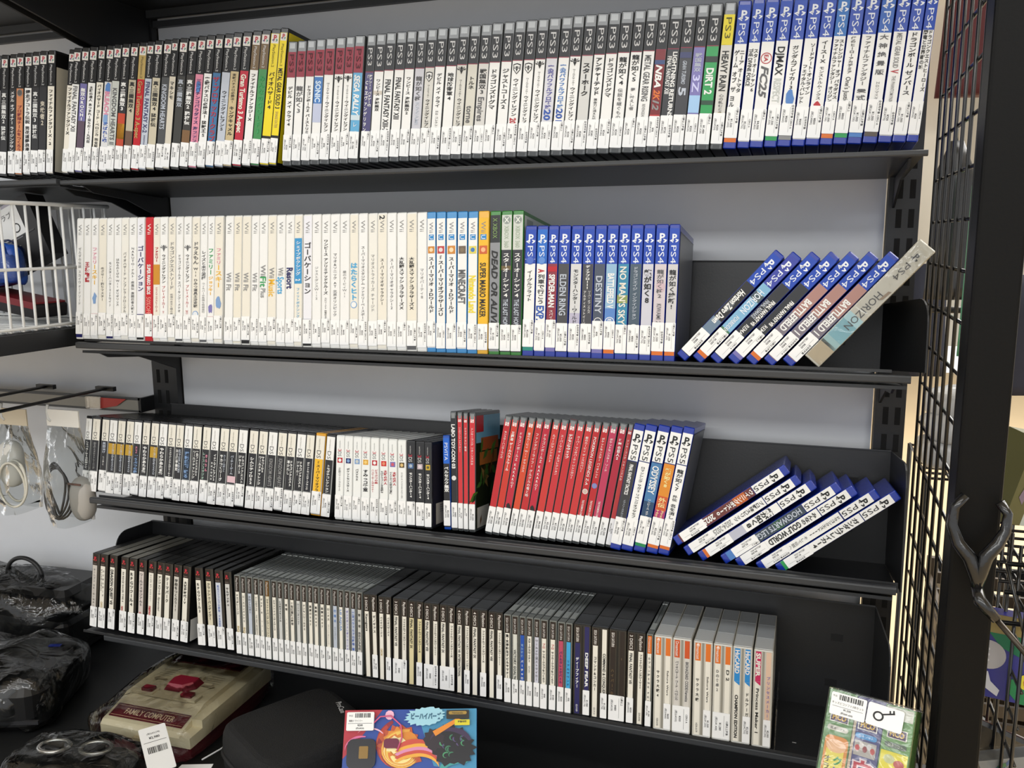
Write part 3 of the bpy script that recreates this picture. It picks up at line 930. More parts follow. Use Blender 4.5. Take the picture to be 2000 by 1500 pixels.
CASES['E'] = '''w | g~.24-.72 ゼルダの伝説 スカイウォードソード | @mk=band:.955:.985:n
w | r*.36-.53 王様物語
w | p+.24-.38 ファミリ | j+.38-.55 ースキー | @mk=blob:.66:z;band:.785:.795:r
i | s~.40-.68 めざせ!!釣りマスター
w | s~.36-.72 モンスターハンター3(トライ) | @sb=n
w | s~.33-.72 はねるのトびら Wii ギリギリッス
#e6e4dc | s~.28-.80 バイオハザード アンブレラ・クロニクルズ
w | s~.24-.80 NARUTO-ナルト-疾風伝 激闘忍者大戦EX
#e6e6ec | n+.23-.60 ゴーバケーション | @mk=band:.78:.795:n,sb=k
#c4202a | w*.38-.62 SUPER MARIO BROS | #e08a80.64-.78 50%OFF
i | r*.24-.36 ファミリー | r~.56-.76 クライマックスヒーローズ | @mk=band:.38:.54:#c88a2a
w | k.30-.53 ウイニングイレブン | r~.55-.73 プレーメーカー | r~.75-.77 2011 | @mk=lion:.25:s
i | g.20-.58 ドラゴンクエストソード | g~.61-.78 仮面の女王と鏡の塔
w | s~.30-.76 ドラゴンボールZ スパーキング!メテオ | @sb=s
w | k.30-.52 ウイニングイレブン | r~.54-.72 プレーメーカー | r~.74-.77 2013 | @mk=lion:.25:s
i | s+.20-.38 ドラえもん | s.40-.72 Wii ひみつ道具王決定戦 | @mk=dot:.77:#3a84c8:#e0e4e8
w | s.27-.50 レイズと未来泥棒 | g~.52-.76 ウィルバーの危険な時間旅行 | @sb=s
w | e+.25-.46 ファミリー | j+.47-.62 ジョッキー | @mk=blob:.72:v;band:.785:.795:r
i | p+.25-.38 ファミリ | j+.38-.56 ースキー | @mk=blob:.68:z;band:.785:.795:r,cover=blue
w | g.44-.58 Wii Fit
#e6e0d0 | g.44-.58 Wii Fit
i | g.44-.58 Wii Fit | @sb=k
w | g.44-.58 Wii Fit
w | g.38-.47 Wii | e+.47-.55 Fit | g.56-.63 Plus
i | g.40-.48 Wii | j+.49-.62 Music
w | g.40-.46 Wii | c+.47-.60 Sports
w | n*+.40-.56 Resort | l~>.42-.54 Wii Sports
i | w.20-.46 シェイプボクシング | w*!.485-.50 2 | c~.55-.78 フィットボクシング | @mk=band:.18:.52:#3a92c8
#e6e6ec | k+.21-.60 ゴーバケーション | @mk=band:.785:.80:n,sb=k
w | g~.39-.64 ジャストダンスWii2
w | k.19-.60 ワンピース アンリミテッドクルーズ | k~.62-.80 エピソード2 目覚める勇者
w | s~.29-.76 マリオ&ソニック AT 北京オリンピック
w | g~.42-.62 星のカービィWii
i | c*+.36-.64 はたらくヒト | @mk=dot:.67:#2a92d8:w
w | s~.24-.80 スーパーマリオスタジアム ファミリーベースボール
#e6e4dc | g~.30-.72 マリオストライカーズ チャージド
i | k~.33-.67 スーパーマリオギャラクシー | k.02-.05 2
w | s~.33-.70 スーパーマリオギャラクシー2
w | k.32-.70 大乱闘スマッシュブラザーズX
#e6e0d0 | k.32-.70 大乱闘スマッシュブラザーズX | @sb=s
w | g~.40-.62 マリオパーティ8'''
CASES['F'] = '''w | k.32-.72 スーパーマリオ 3Dワールド | @mk=sq:.27:#c8822a:#e8d0a8
w | k~.31-.335 New | k.345-.74 スーパーマリオブラザーズU | @mk=sq:.27:#b83a3a:#e0d0d0
w | k.32-.72 スーパーマリオ 3Dワールド | @mk=sq:.27:#c8822a:#e8d0a8
w | s*+.41-.65 MINECRAFT | @mk=sq:.27:#6a5a4a:#7a6a52
#eaeae8 | y*+.45-.71 Nintendo Land | @mk=sq:.27:#d8cc5a:#3a74b8
j | k.36-.74 SUPER MARIO MAKER | @mk=sq:.27:#c85a2a:#e8b080
#8a8c90 | k*/.28-.80 DEAD OR ALIVE
#36363c | w.29-.60 スターオーシャン4 | l.61-.80 THE LAST HOPE | @h=w,mk=band:.38:.41:#6a5a3a
#36363c | w.29-.60 スターオーシャン4 | l.61-.80 THE LAST HOPE | @h=w,cover=white'''
CASES['G'] = '''w | k.34-.58 イーグルフライト | @mk=band:.255:.258:w;dot:.265:#2147ae:#4a6ac0,sb=#2a8a7a
w | r*.33-.36 A | k.37-.60 列車で行こう | b*+.61-.72 EXP. | @h=#2268c4,mk=dot:.265:#2268c4:#5a8ad0
#8a3440 | w*.37-.62 SPIDER-MAN | w~.64-.80 スパイダーマン | @sb=v,mk=band:.31:.35:r
#48484a | l.37-.68 ELDEN RING
#cfd0d0 | k.33-.74 モンスターハンター:ワールド | @mk=band:.66:.75:#b4b0c4
#47474c | w*.30-.48 ディアブロIII | w~>.49-.66 リーパー オブ ソウルズ | w~<.49-.78 アルティメットイービル
#4a5262 | l.38-.66 DESTINY | @mk=dot:.72:#e0e0e0:#4a5262,sb=v
#8fb4d0 | w*.36-.62 BATTLEFIELD V | @mk=band:.62:.80:#5a84c4;ea:.72:w,sb=o
#3a86a8 | i.31-.74 NO MAN'S SKY | @mk=band:.52:.58:#8a9a5a;band:.74:.80:#7a4a5a
#4a5a68 | l.31-.70 ドラゴンエイジ インクイジション | @mk=ea:.77:w
#c8c8d2 | k*.33-.58 龍が如く8 | @mk=band:.785:.795:b
#cdc4c8 | s.33-.54 龍が如く極2 | s~.58-.72 KIWAMI 2 | @mk=blob:.45:#c8b0b8,sb=o
#c9c8c8 | k.33-.62 龍が如く維新! | @sb=o,cover=grey'''
CASES['H'] = '''d | w.33-.70 しゃべる!DSお料理ナビ
d | g*.34-.70 脳を鍛えるDSトレーニング
d | l.33-.48 英語漬け | w~.52-.64 もっと楽しむ
d | l>.34-.70 えいご漬けの脳を鍛える大人の | @mk=band:.34:.48:#b8922a
d | l>.34-.70 えいご漬けの脳を鍛える大人の | @mk=band:.34:.48:#b8922a
d | l>.34-.70 えいご漬けの脳を鍛える大人の | @mk=band:.34:.48:#b8922a
d | p*.35-.44 おいでよ | z*.46-.70 どうぶつの森
d | w*.34-.70 やわらかあたま塾
d | l>.34-.70 えいご漬けの脳を鍛える大人の | @mk=band:.34:.48:#b8922a
d | w*.34-.70 やわらかあたま塾
d | w.33-.70 クイズマジックアカデミーDS
d | l>.34-.64 財団法人日本漢字能力検定 | w*<.34-.62 DS漢字検定
#26303e | z*.36-.70 逆転裁判 蘇る
d | w>.34-.66 実況ファミスタDS | w<.34-.70 ワールドチャレンジ
d | p*>.37-.60 きらりん | #a8c8b8<.35-.70 レッスンスタジオ
d | w*>.36-.70 イナズマイレブン2 | w~<.46-.70 脅威の侵略者
d | l>.36-.58 スーパーロボット | w*<.36-.70 サカつくリーグ
d | l*.36-.60 パーティーゲーム | @mk=band:.62:.70:#d8b8c0
d | w>.35-.70 ドラゴンクエスト | w*<.35-.58 ジョーカー2
d | w*.36-.70 シムシティDS2
d | w*>.34-.54 サカつくDS | w*<.34-.70 ワールドチャレンジ
d | g.36-.70 KINGDOM HEARTS
d | g.35-.70 KINGDOM HEARTS
d | w*>.36-.68 ドラゴンクエスト | w<.36-.54 導かれし
d | w*>.36-.68 ドラゴンクエスト | w<.36-.54 ジョーカー
#24262c | w.36-.70 ポケットモンスターブラック
j | k~.34-.37 New | k.38-.71 スーパーマリオブラ
d | w.37-.71 トモダチコレクション'''
CASES['I'] = '''w | g.38-.66 大乱闘スマッシュブラザーズ | @i=r,i2=w
w | k.38-.66 ポケットモンスターX | @i=n,i2=z
w | k.38-.52 パズドラZ | @i=z,i2=a
w | k*.38-.64 すみっコ教室 | @i=#d8a23a,i2=#e8c878,mk=band:.02:.021:w
w | r>.37-.54 どうぶつの森 | r<.37-.64 ハッピーホームデザイナー | @i=r,i2=w
w | r*>.37-.54 太鼓の達人 | k<.38-.64 ちびドラゴンと不思議な | @i=#c82a2a,i2=#d88a6a
w | r*>.38-.54 太鼓の達人 | k<.38-.64 どんとかつの時空大冒険 | @i=v,i2=#c85a6a
w | k~.38-.68 ワンピース アンリミテッドワールド | @i=#5a4a2a,i2=#d8b878
d | w*.37-.66 モンスターハンター4 | @i=#4a6a98,i2=#a8b4c0
d | w*.37-.66 モンスターハンター4 | @i=#b8a8b0,i2=#d8ccd0
d | w*.37-.66 モンスターハンター4 | @i=#c8a83a,i2=#5a5a3a,cover=dark'''
CASES['J'] = '''d | w*.33-.60 ベルセルク無双 | @sb=n'''
CASES['K'] = '''d | w*.11-.48 LABO TOY-CON 03 | @mk=dot:.56:w:#d8d8d8
#c8343a | w~.13-.34 リングフィット アドベンチャー
#c8343a | w~.13-.33 クラブ・デカい・職場
#c8343a | w~.13-.44 ドンキーコング リターンズHD | @cover=jungle'''
CASES['M'] = '''#b82a30 | w~.13-.36 モンスターハンターライズ
#c43a2e | w*~.13-.46 三國志 ゲームハウトワール
#b82a3c | w~.13-.60 ドラゴンボールZ KAKAROT | @mk=blob:.76:k
#cc4a2e | w~.13-.46 星のカービィ Wii デラックス
#b82e30 | w~.13-.66 ファンタジーライフi グルグルの竜と時
#b82a3c | w~.13-.60 ドラゴンボールZ KAKAROT | @mk=blob:.76:k
#c43a36 | w~.13-.36 ルイージマンション3
#c0343a | w~.13-.46 スーパーマリオ 3Dコレクション
#bc3034 | w*.12-.32 デジモンサヴァイブ | @mk=band:.0:.001:r
#c0343a | w~.13-.48 スーパー マリオパーティ ジャンボリー
#c23838 | w~.13-.42 星のカービィ ディスカバリー
#b42a2e | w~.13-.52 POKEMON LEGENDS Z-A | w~.64-.80 THE POKEMON COMPANY | @mk=dot:.57:w:#c8b4a8
#b42a2e | w~.13-.46 ポケットモンスター バイオレット | w~.64-.80 THE POKEMON COMPANY | @mk=dot:.52:v:#7a84b8
#b83a5a | w~.13-.40 ポケットモンスター ソード | w~.64-.80 THE POKEMON COMPANY | @sb=o
#a8283c | w*~.13-.30 進撃の巨人2
#b43a3a | w~.13-.46 ドンキーコング リターンズHD'''
CASES['N'] = '''#3c3c3e | w*.32-.56 FINAL FANTASY TACTICS | l~.60-.76 イヴァリースクロニクル
w | k.33-.76 ロマンシング サガ2 リベンジオブザセブン
#4a7aa8 | w.32-.54 ODYSSEY | w~>.35-.50 ONE PIECE | w~.58-.76 ワンピース オデッセイ | @mk=band:.6:.76:#2f4a68,sb=#2a8a52
#d88a2e | #e8dc9a*.33-.48 龍が如く8 | #e8dc9a.56-.64 外伝 | #e8dc9a~>.66-.78 Pirates in | #e8dc9a~<.66-.78 Hawaii | @mk=band:.55:.66:#c85a32;band:.66:.76:#a83a6a,sb=o
w | k.33-.50 龍が如く7 | k.53-.58 外伝 | k.60-.78 名を消した男 | @sb=o,cover=grey'''
CASES['O'] = '''#c2bcb4 | k~.20-.72 キーヘブン ORIGINAL | @h=k
i | k>.20-.58 バイオハザード | k<.20-.50 ディレクターズカット | t.64-.74 CAPCOM
i | k*.19-.66 DRAGON QUEST VII
i | k~.20-.60 R4 RIDGE RACER TYPE 4 | r.66-.74 namco
i | k+.18-.64 RPGツクール4
#cfc4be | s.18-.62 ワールドスタジアム5 | r.70-.74 na
i | s~.18-.54 テイルズ オブ デスティニー | r*.60-.74 namco
i | k.18-.44 アンジェリーク | k~/.46-.66 Special
i | k.18-.52 テーマパーク
#cbc6bc | k.19-.62 学校をつくろう!!
i | k.20-.50 大航海時代IV | s~.70-.74 KOEI | @cover=redlabel
-
i | k.19-.58 RPGツクール3
#d6cdb4 | k.18-.66 クラッシュ・バンディクー
#c8ccd4 | b~.19-.74 実況パワフルプロ野球'98決定版
#c9c7c2 | k.20-.44 サルゲッチュ'''
CASES['P'] = '''i | k.24-.50 チョコボレーシング | t.64-.72 SQ
i | k.24-.58 エースコンバット2 | t.64-.72 SQ
l | k.24-.46 クロノトリガー
i | k.24-.42 アークザラッド | k~.46-.74 THE FIRST GENERATION
i | k.24-.44 ゲッP-X | s~.5-.74 カプコン
#d8d0b8 | k.24-.74 クラッシュ・バンディクーレーシング | @h=#6a4a1a
i | k.24-.62 クラッシュ・バンディクー2
#c8c8c4 | k.24-.50 ときめきメモリアル
i | k.26-.36 首領 | g~.44-.72 フリーウェイ
i | k.24-.52 蒼穹紅蓮隊の黎明
#ccccc8 | s.24-.50 ロックマンダッシュ2
i | k.24-.56 デジモンワールド3
i | k.24-.50 悪魔の007
i | k.24-.50 悪魔の007
i | k.24-.50 悪魔の007
i | k.24-.40 ロードス | s~.44-.70 カプコンジェネレーション
l | q.24-.42 幻想水 | s~.46-.62 ロマンスグレイ
i | q.24-.50 LSI AQUIA
#d4d4d8 | v.24-.76 ダンスダンスレボリューション
l | b.24-.80 実況パワフルプロ野球 開幕版
#c4c2ba | k.24-.44 影の塔 | s.48-.76 ESCAPE'''
CASES['Q'] = '''i | 1k.23-.44 Xenogears | 2k.24-.46 ゼノギアス | @t=2 DISCS
i | 1k.24-.48 バイオハザード2 | 1t.62-.70 CAPCOM | 2k.24-.46 バイオハザード2 | @t=2 DISCS,st=R,mk=band:.0:.001:i
i | 1k.22-.56 FINAL FANTASY VII | 2k.23-.60 ファイナルファンタジーVII | @t=3 DISCS,st=F
#d8cca0 | 1k.22-.56 FINAL FANTASY IX | 2k.23-.60 ファイナルファンタジーIX | @t=4 DISCS
i | 1k.22-.56 FINAL FANTASY VIII | 2k.23-.60 ファイナルファンタジーVIII | @t=4 DISCS,st=F
i | 1k.22-.56 FINAL FANTASY IX | 2k.23-.60 ファイナルファンタジーIX | @t=4 DISCS,st=F
i | 1k.22-.52 FINAL FANTASY VII | 1k.54-.80 INTERNATIONAL | 2k.22-.70 ファイナルファンタジーVII インター | @t=4 DISCS
i | 1k.22-.56 FINAL FANTASY IX | 2k.23-.60 ファイナルファンタジーIX | @t=4 DISCS
i | 1k.22-.56 FINAL FANTASY VIII | 2k.23-.60 ファイナルファンタジーVIII | @t=4 DISCS'''
CASES['R'] = '''i | k*.22-.72 真・女神転生デビルサマナー | @t=SEGA SATURN
#d2d2c8 | k.38-.72 VICTORY GOAL'96 | @t=SEGA SATURN
#2450a8 | z.30-.46 電脳戦機 | w*.48-.76 バーチャロン | @t=SEGA SATURN
i | k*.23-.50 ステークスウィナー | g~.54-.68 SNK | @t=SEGA SATURN
#c8c8d4 | s.23-.70 ワールド実況ストライカー | @t=SEGA SATURN
i | r.26-.32 プロ | k.34-.70 サッカークラブをつくろう | @t=SEGA SATURN
i | r.26-.32 プロ | k.34-.70 サッカークラブをつくろう | @t=SEGA SATURN
#b84a62 | n.32-.68 バトルガレッガバトル | @t=SEGA SATURN
c | n.40-.70 リアルサウンド | @t=SEGA SATURN'''
CASES['S'] = '''#2a285a | 1w*.36-.70 ディープフィアー | 1w~.88-.96 GS-9189 | 2w*.30-.74 DEEP FEAR | @t=SEGA SATURN,h2=-
i | 1k.32-.70 コマンド&コンカー | 1s~.88-.96 GS-9131 | 2k.28-.72 COMMAND & CONQUER | @t=SEGA SATURN,h2=-
#2c2420 | 1x.42-.72 ハイパー・D | 2x.3-.4 - | @t=SEGA SATURN,h2=-,st=F
i | 1k.23-.56 FINAL FANTASY VII | 2k.23-.60 ファイナルファンタジーVII | 2s~.86-.95 SLPS-00700 | @t=3 DISCS,st=L'''
CASES['T'] = '''i | s.24-.74 カプコン対SNK PRO | @h=o,t=Dreamcast'''
CASES['U'] = '''i | 1k.36-.66 サクラ大戦4 | 1s~.88-.96 HDR-0190 | 2k~.36-.80 Sakura Wars | @h=o,t=Dreamcast,t2=-
#cfcac2 | 1s.24-.66 バイオハザード コード:ベロニカ | 2s.24-.66 BIOHAZARD CODE:Veronica | @h=#c8542a,t=Dreamcast,t2=-,st=F
i | 1k.38-.64 サクラ大戦 | 1s~.86-.96 HDR-0179 | 2k~.36-.80 Sakura Wars | @h=o,t=Dreamcast,t2=-
i | 1s.26-.50 Dの食卓2 | 2k.26-.40 D 2 | @h=o,t=Dreamcast,t2=-,st=F
i | 1k*.50-.95 CHAMPION EDITION | 2k.46-.72 ドルアーガ | @h=#2a86c8,t=HuCARD,t2=HuCARD,hl=.36
i | 1k.40-.86 Princess Maker 1 | 2v.26-.74 プリンセスメーカー1 | @h=#c0285a,t=SUPER,h2=-,hl=.33,b2=#d8b8a0'''

PRICES = {'A': [300, 200, 500, 300, 980, 200], 'B': [200, 300, 98, 500, 700, 1480, 300, 200], 'C': [200, 98, 1000, 98, 98, 98, 98, 1980, 500, 300, 300, 300, 300, 500, 98, 300, 400, 200, 200, 200, 300, 300, 98, 200, 200, 300, 200, 200, 280, 280, 260, 200, 200, 300, 98, 730, 500, 200, 1480, 200],
          'D': [1500, 2500, 4000, 1500, 600, 600, 800, 1000, 800, 1000, 1000, 700, 1000, 500], 'E': [300, 500, 98, 500, 98, 98, 500, 98, 300, 300, 98, 98, 500, 300, 200, 1500, 500, 500, 98, 98, 98, 700, 98, 98, 700, 98, 98, 98, 200, 98, 300, 300, 600, 300, 500, 700, 400, 500, 500, 300, 700],
          'F': [300, 400, 300, 500, 300, 500, 1000, 500, 500], 'G': [2000, 1500, 1300, 3000, 500, 800, 98, 900, 3000, 800, 2500, 1500, 1500], 'H': [98, 500, 300, 98, 1500, 200, 700],
          'I': [1000, 1500, 700, 500, 600, 500, 300, 700, 300, 300, 98], 'J': [2000], 'K': [480, 1500, 98, 3500], 'M': [7000, 6680, 3500, 4000, 4000, 3000, 4000, 3600, 7500, 5000, 4000, 3000, 3000, 3000, 2500, 3500],
          'N': [4000, 2000, 1000, 3000, 1500], 'O': [800, 1700, 1000, 500, 500, 480, 200, 300, 500, 300, 1500, 0, 500, 98, 200, 200], 'P': [200, 200, 1480, 300, 600, 300, 200, 300, 500, 500, 200, 300, 200, 300, 98, 98, 600, 98, 98, 1000, 500],
          'Q': [1300, 480, 480, 500, 480, 480, 600, 600, 600], 'R': [500, 98, 500, 300, 200, 98, 180, 200, 98], 'S': [1980, 1580, 480, 500], 'T': [1280], 'U': [600, 300, 1500, 1280, 2500, 2000]}

NAMES = {'w': 'white', 'k': 'black', 'd': 'charcoal', 'r': 'red', 'b': 'blue', 'g': 'grey', 'o': 'orange', 'y': 'yellow', 'n': 'navy', 'e': 'green', 'c': 'sky-blue', 'p': 'pink', 'v': 'violet', 't': 'gold',
         's': 'dark-grey', 'i': 'cream', 'l': 'silver', 'q': 'blue', 'z': 'pale-blue', 'h': 'maroon', 'x': 'brown', 'j': 'amber', 'a': 'pale-grey', 'f': 'grey', 'u': 'beige', 'm': 'crimson'}


def cname(c):
    if c in NAMES:
        return NAMES[c]
    r, g, b = [int(c[i:i + 2], 16) / 255 for i in (1, 3, 5)]
    mx, mn = max(r, g, b), min(r, g, b)
    if mx - mn < .10:
        return 'white' if mx > .8 else ('pale-grey' if mx > .62 else ('grey' if mx > .42 else 'charcoal'))
    import colorsys
    h, s, v = colorsys.rgb_to_hsv(r, g, b)
    h *= 360
    if s < .22:
        return 'beige' if 20 < h < 70 else 'pale-blue'
    if v < .3:
        return 'dark-navy' if 200 < h < 280 else 'dark-brown'
    if h < 14 or h > 345:
        return 'red' if s > .5 else 'dull-red'
    if h < 40:
        return 'orange' if s > .5 else 'tan'
    if h < 65:
        return 'gold'
    if h < 170:
        return 'green'
    if h < 250:
        return 'blue'
    return 'violet' if h < 300 else 'rose'


def ordn(n):
    return '%d%s' % (n, 'th' if 10 <= n % 100 <= 20 else {1: 'st', 2: 'nd', 3: 'rd'}.get(n % 10, 'th'))


def scripts(segs):
    s = [x for x in segs if x]
    if not s:
        return 'plain', 'lettering'
    a = s[0].lstrip('12')
    col = a[:7] if a[0] == '#' else a[0]
    return cname(col), ('Japanese' if is_cjk(s[0]) else 'Latin') + ' lettering'


def where(run, i, N, kind):
    if run == 'A':
        return ordn(N - i) + ' from the shelf joint, side bay'
    if run == 'B':
        return ordn(i + 1) + ' white-badged case after the shelf joint'
    if run == 'C':
        return (ordn(i + 1) + ' red-topped case after the yellow pair') if i < 8 else ((ordn(i - 7) + ' black-topped case after the red-topped ones') if i < 39 else 'the only yellow-topped one on the top shelf')
    if run == 'D':
        return ordn(N - i) + ' top-shelf blue-topped case from the mesh'
    if run == 'E':
        return ordn(i + 1) + ' of the white-topped row by the basket'
    if run == 'F':
        return (ordn(i + 1) + ' cyan-topped case after the white row') if i < 5 else ('the amber one beside the cyan-topped cases' if i == 5 else ordn(i - 5) + ' green-edged case after the amber one')
    if run == 'G':
        return ordn(N - i) + ' upright blue-topped one from the leaning cases'
    if run == 'H':
        return ordn(i + 1) + ' small one from the hanging bags'
    if run == 'I':
        return (ordn(i + 1) + ' small all-white case after the white-and-black ones') if i < 8 else (ordn(i - 7) + ' small all-black case after the white ones')
    if run == 'J':
        return 'the narrow blue-topped one before the red cases'
    if run == 'K':
        return 'first tall grey-edged one' if i == 0 else ordn(i) + ' upright red one beside the black-spined one'
    if run == 'M':
        return ordn(i + 1) + ' of the tilted red row'
    if run == 'N':
        return ordn(i + 1) + ' blue-capped one after the tilted red row'
    if run == 'O':
        return ordn(i + 1 if i < 11 else i) + ' red-badged case on the lowest shelf'
    if run == 'P':
        return ordn(i + 1) + ' thin clear one after the red-badged cases'
    if run == 'Q':
        return ordn(i + 1) + ' thick twin-spine one after the thin cases'
    if run == 'R':
        return ordn(i + 1) + ' thin one after the thick twin-spine cases'
    if run == 'S':
        return ordn(i + 1) + ' thick one after the coloured thin cases'
    if run == 'T':
        return 'the thin orange-headed one, lowest shelf'
    return ordn(i + 1) + ' thick one after the thin orange-headed case'


SPEC = {  # run: kind, height, depth, widest, group
    'A': ('ps2', .190, .135, .0150, 'disc cases on the side bay top shelf'), 'B': ('ps2', .190, .135, .0150, 'white-badged disc cases on the top shelf'),
    'C': ('ps3', .170, .135, .0152, 'clear disc cases on the top shelf'), 'D': ('ps4', .170, .135, .0152, 'blue disc cases on the top shelf'),
    'E': ('wii', .190, .135, .0152, 'white disc cases on the second shelf'), 'F': ('wiiu', .190, .135, .0150, 'coloured disc cases on the second shelf'),
    'G': ('ps4', .170, .135, .0154, 'upright blue disc cases on the second shelf'), 'H': ('ds', .125, .137, .0170, 'white and black cartridge cases on the third shelf'),
    'I': ('3ds', .125, .137, .0138, 'small white and black cartridge cases on the third shelf'), 'J': ('vita', .135, .105, .0118, 'cartridge cases beside the red row'),
    'K': ('sw', .170, .105, .0108, 'cartridge cases beside the red row'), 'M': ('sw', .170, .105, .0108, 'tilted red cartridge cases on the third shelf'),
    'N': ('ps5', .170, .135, .0152, 'upright white disc cases on the third shelf'), 'O': ('psone', .125, .142, .0150, 'red-badged jewel cases on the lowest shelf'),
    'P': ('jewel', .125, .142, .0104, 'thin clear jewel cases on the lowest shelf'), 'Q': ('jewel2', .125, .142, .0240, 'thick black jewel cases on the lowest shelf'),
    'R': ('jewel', .125, .142, .0104, 'thin coloured jewel cases on the lowest shelf'), 'S': ('jewel2', .125, .142, .0240, 'thick black jewel cases on the lowest shelf'),
    'T': ('jewel', .125, .142, .0100, 'thin coloured jewel cases on the lowest shelf'), 'U': ('jewelw', .125, .142, .0240, 'thick pale jewel cases on the lowest shelf')}
WHAT = {'ps2': 'disc case', 'ps3': 'disc case', 'ps4': 'disc case', 'ps5': 'disc case', 'wii': 'disc case', 'wiiu': 'disc case', 'wiiy': 'disc case', 'wiired': 'disc case', 'xbox': 'disc case',
        'ds': 'cartridge case', 'dsy': 'cartridge case', '3ds': 'cartridge case', '3dsk': 'cartridge case', 'vita': 'cartridge case', 'sw': 'cartridge case', 'jewel': 'jewel case', 'jewel2': 'jewel case', 'jewelw': 'jewel case', 'psone': 'jewel case', 'psonec': 'jewel case'}


def parse(line):
    segs, opt = [], {}
    parts = [p.strip() for p in line.split(' | ')]
    for p in parts[1:]:
        if p.startswith('@'):
            for kv in p[1:].split(','):
                a, b = kv.split('=', 1)
                opt[a] = b
        else:
            segs.append(p)
    return parts[0], segs, opt


rnd = random.Random(7)
for run, (kind0, H, D, Wmax, grp) in SPEC.items():
    row, woff, xs, leans = RUNX[run]
    lines = CASES[run].split('\n')
    assert len(lines) == len(leans), (run, len(lines), len(leans))
    for i, ln_ in enumerate(lines):
        if ln_.strip() == '-':
            continue
        body, segs, opt = parse(ln_)
        kind = kind0
        if run == 'E' and body == '#c4202a':
            kind = 'wiired'
        if run == 'F':
            kind = 'wiiy' if i == 5 else ('xbox' if i > 5 else 'wiiu')
        if run == 'H' and body == 'j':
            kind = 'dsy'
        if run == 'I' and i > 7:
            kind = '3dsk'
        a = math.radians(leans[i] / 10)
        pitch = (xs[i + 1] - xs[i]) * 1e-4 * math.cos(a)
        W = min(Wmax, pitch - 0.0006)
        if kind in ('psone', 'psonec'):
            W = min(pitch - .0012, .0150)
        woff_i = woff * 1e-4 + rnd.uniform(-.0008, .0012)
        if run == 'B' and i == 0:
            woff_i += .004
        if run == 'B' and i == 1:
            woff_i -= .001
        W = max(W, .0070)
        if run == 'O' and i in (1, 2, 3, 4):
            kind = 'psonec'
        H_ = .190 if (run == 'F') else H
        # a leaning case stands on its lower corner
        v = W * math.sin(a) if a > 0 else 0.0
        mat = frame(row, xs[i] * 1e-4, a, max(v, 0.0) + (.003 if run == 'O' else .0002), woff_i)
        c, sct = scripts(segs)
        lab = '%s-spined %s with %s %s, %s' % (cname(body), WHAT[kind], c, sct, where(run, i, len(lines), kind))
        if len(lab.split()) > 16:
            lab = '%s-spined %s, %s %s, %s' % (cname(body), WHAT[kind], c, sct, where(run, i, len(lines), kind))
        build_case(kind, W, H_, D, body, segs, opt, mat, lab, grp, PRICES[run][i % len(PRICES[run])], i + len(run), i)

# the two fans of toppled cases
FAN2 = [(.6326, .0014, 41.0, 'd | w*/.36-.66 Horizon Zero Dawn | @mk=band:.62:.76:#6a7f94;blob:.5:#5a5f64', 800),
        (.6520, -.001, 41.0, '#7fb0d0 | #dfe8f0.34-.54 HORIZON | w~.58-.80 FORBIDDEN WEST | @mk=band:.36:.42:#4a5a60;band:.70:.80:#4a7a5a,h=#3a44a0,sb=o', 2000),
        (.6730, -.001, 41.0, '#303236 | w*>.42-.64 FINAL FANTASY VII | l<.44-.60 FINAL REMAKE | w~.66-.78 REMAKE', 600),
        (.6942, -.0015, 41.0, '#303236 | w*>.42-.64 FINAL FANTASY VII | w~.66-.78 REMAKE | @sb=v', 600),
        (.7152, -.001, 41.0, '#a88078 | w*.42-.72 BATTLEFIELD 1 | @mk=band:.55:.80:#77707a;ea:.78:w,sb=o', 600),
        (.7360, -.001, 41.0, '#a88078 | w*.42-.72 BATTLEFIELD 1 | @mk=band:.55:.80:#77707a;ea:.78:w', 400),
        (.7577, -.001, 41.0, '#a88078 | w*.42-.72 BATTLEFIELD 1 | @mk=band:.55:.80:#77707a;ea:.78:w', 600)]
FAN3 = [(.6206, .0248, 51.6, '#6a3a36 | w*.30-.62 ウイニングポスト10 | w*.64-.74 2025 | @mk=band:.36:.46:#b8602a;band:.76:.82:#2a6ac8,dz=.002', 6000),
        (.6346, .0133, 51.6, 'w | k.31-.56 プロ野球スピリッツ | g.58-.74 2024-2025', 3500),
        (.6528, .0085, 51.6, 'w | k*+.36-.58 龍が如く8 | @mk=band:.60:.80:#b8bac8,sb=o', 2500),
        (.6816, .0080, 51.6, '#3f4a54 | l.32-.78 HOGWARTS LEGACY | @mk=band:.48:.54:#3a5a48,sb=q,dz=.004', 2500),
        (.6996, .0053, 51.6, 'w | k*.32-.44 みんなの | k*.45-.72 GOLF WORLD', 4000),
        (.7253, .0034, 51.6, 'w | k.31-.56 ドラゴンクエストIII | s~.58-.76 そして伝説へ… | @mk=band:.297:.3:n', 3500),
        (.7485, .0040, 51.6, 'w | k*.33-.70 ガンダムブレイカー4 | @sb=e', 1300)]
for row, fan, kind, nm in ((2, FAN2, 'ps4', 'blue-topped'), (3, FAN3, 'ps5', 'white blue-capped')):
    for i, (bx, bv, ang, ln_, pr) in enumerate(fan):
        body, segs, opt = parse(ln_)
        W = .0143 if row == 2 else .0130
        a = math.radians(ang)
        # second shelf: (bx, bv) is the lower foot corner, third shelf: the raised one
        ox, ov = (bx - W * math.cos(a), max(bv, -.0008) + W * math.sin(a)) if row == 2 else (bx, bv)
        mat = frame(row, ox, a, ov, 0.0)
        c, sct = scripts(segs)
        build_case(kind, W, .170, .135, body, segs, opt, mat,
                   '%s-spined %s disc case, %s of the leaning ones from the upright cases' % (cname(body), nm, ordn(i + 1)), 'leaning disc cases on the %s shelf' % ('second' if row == 2 else 'third'), pr, i, i)

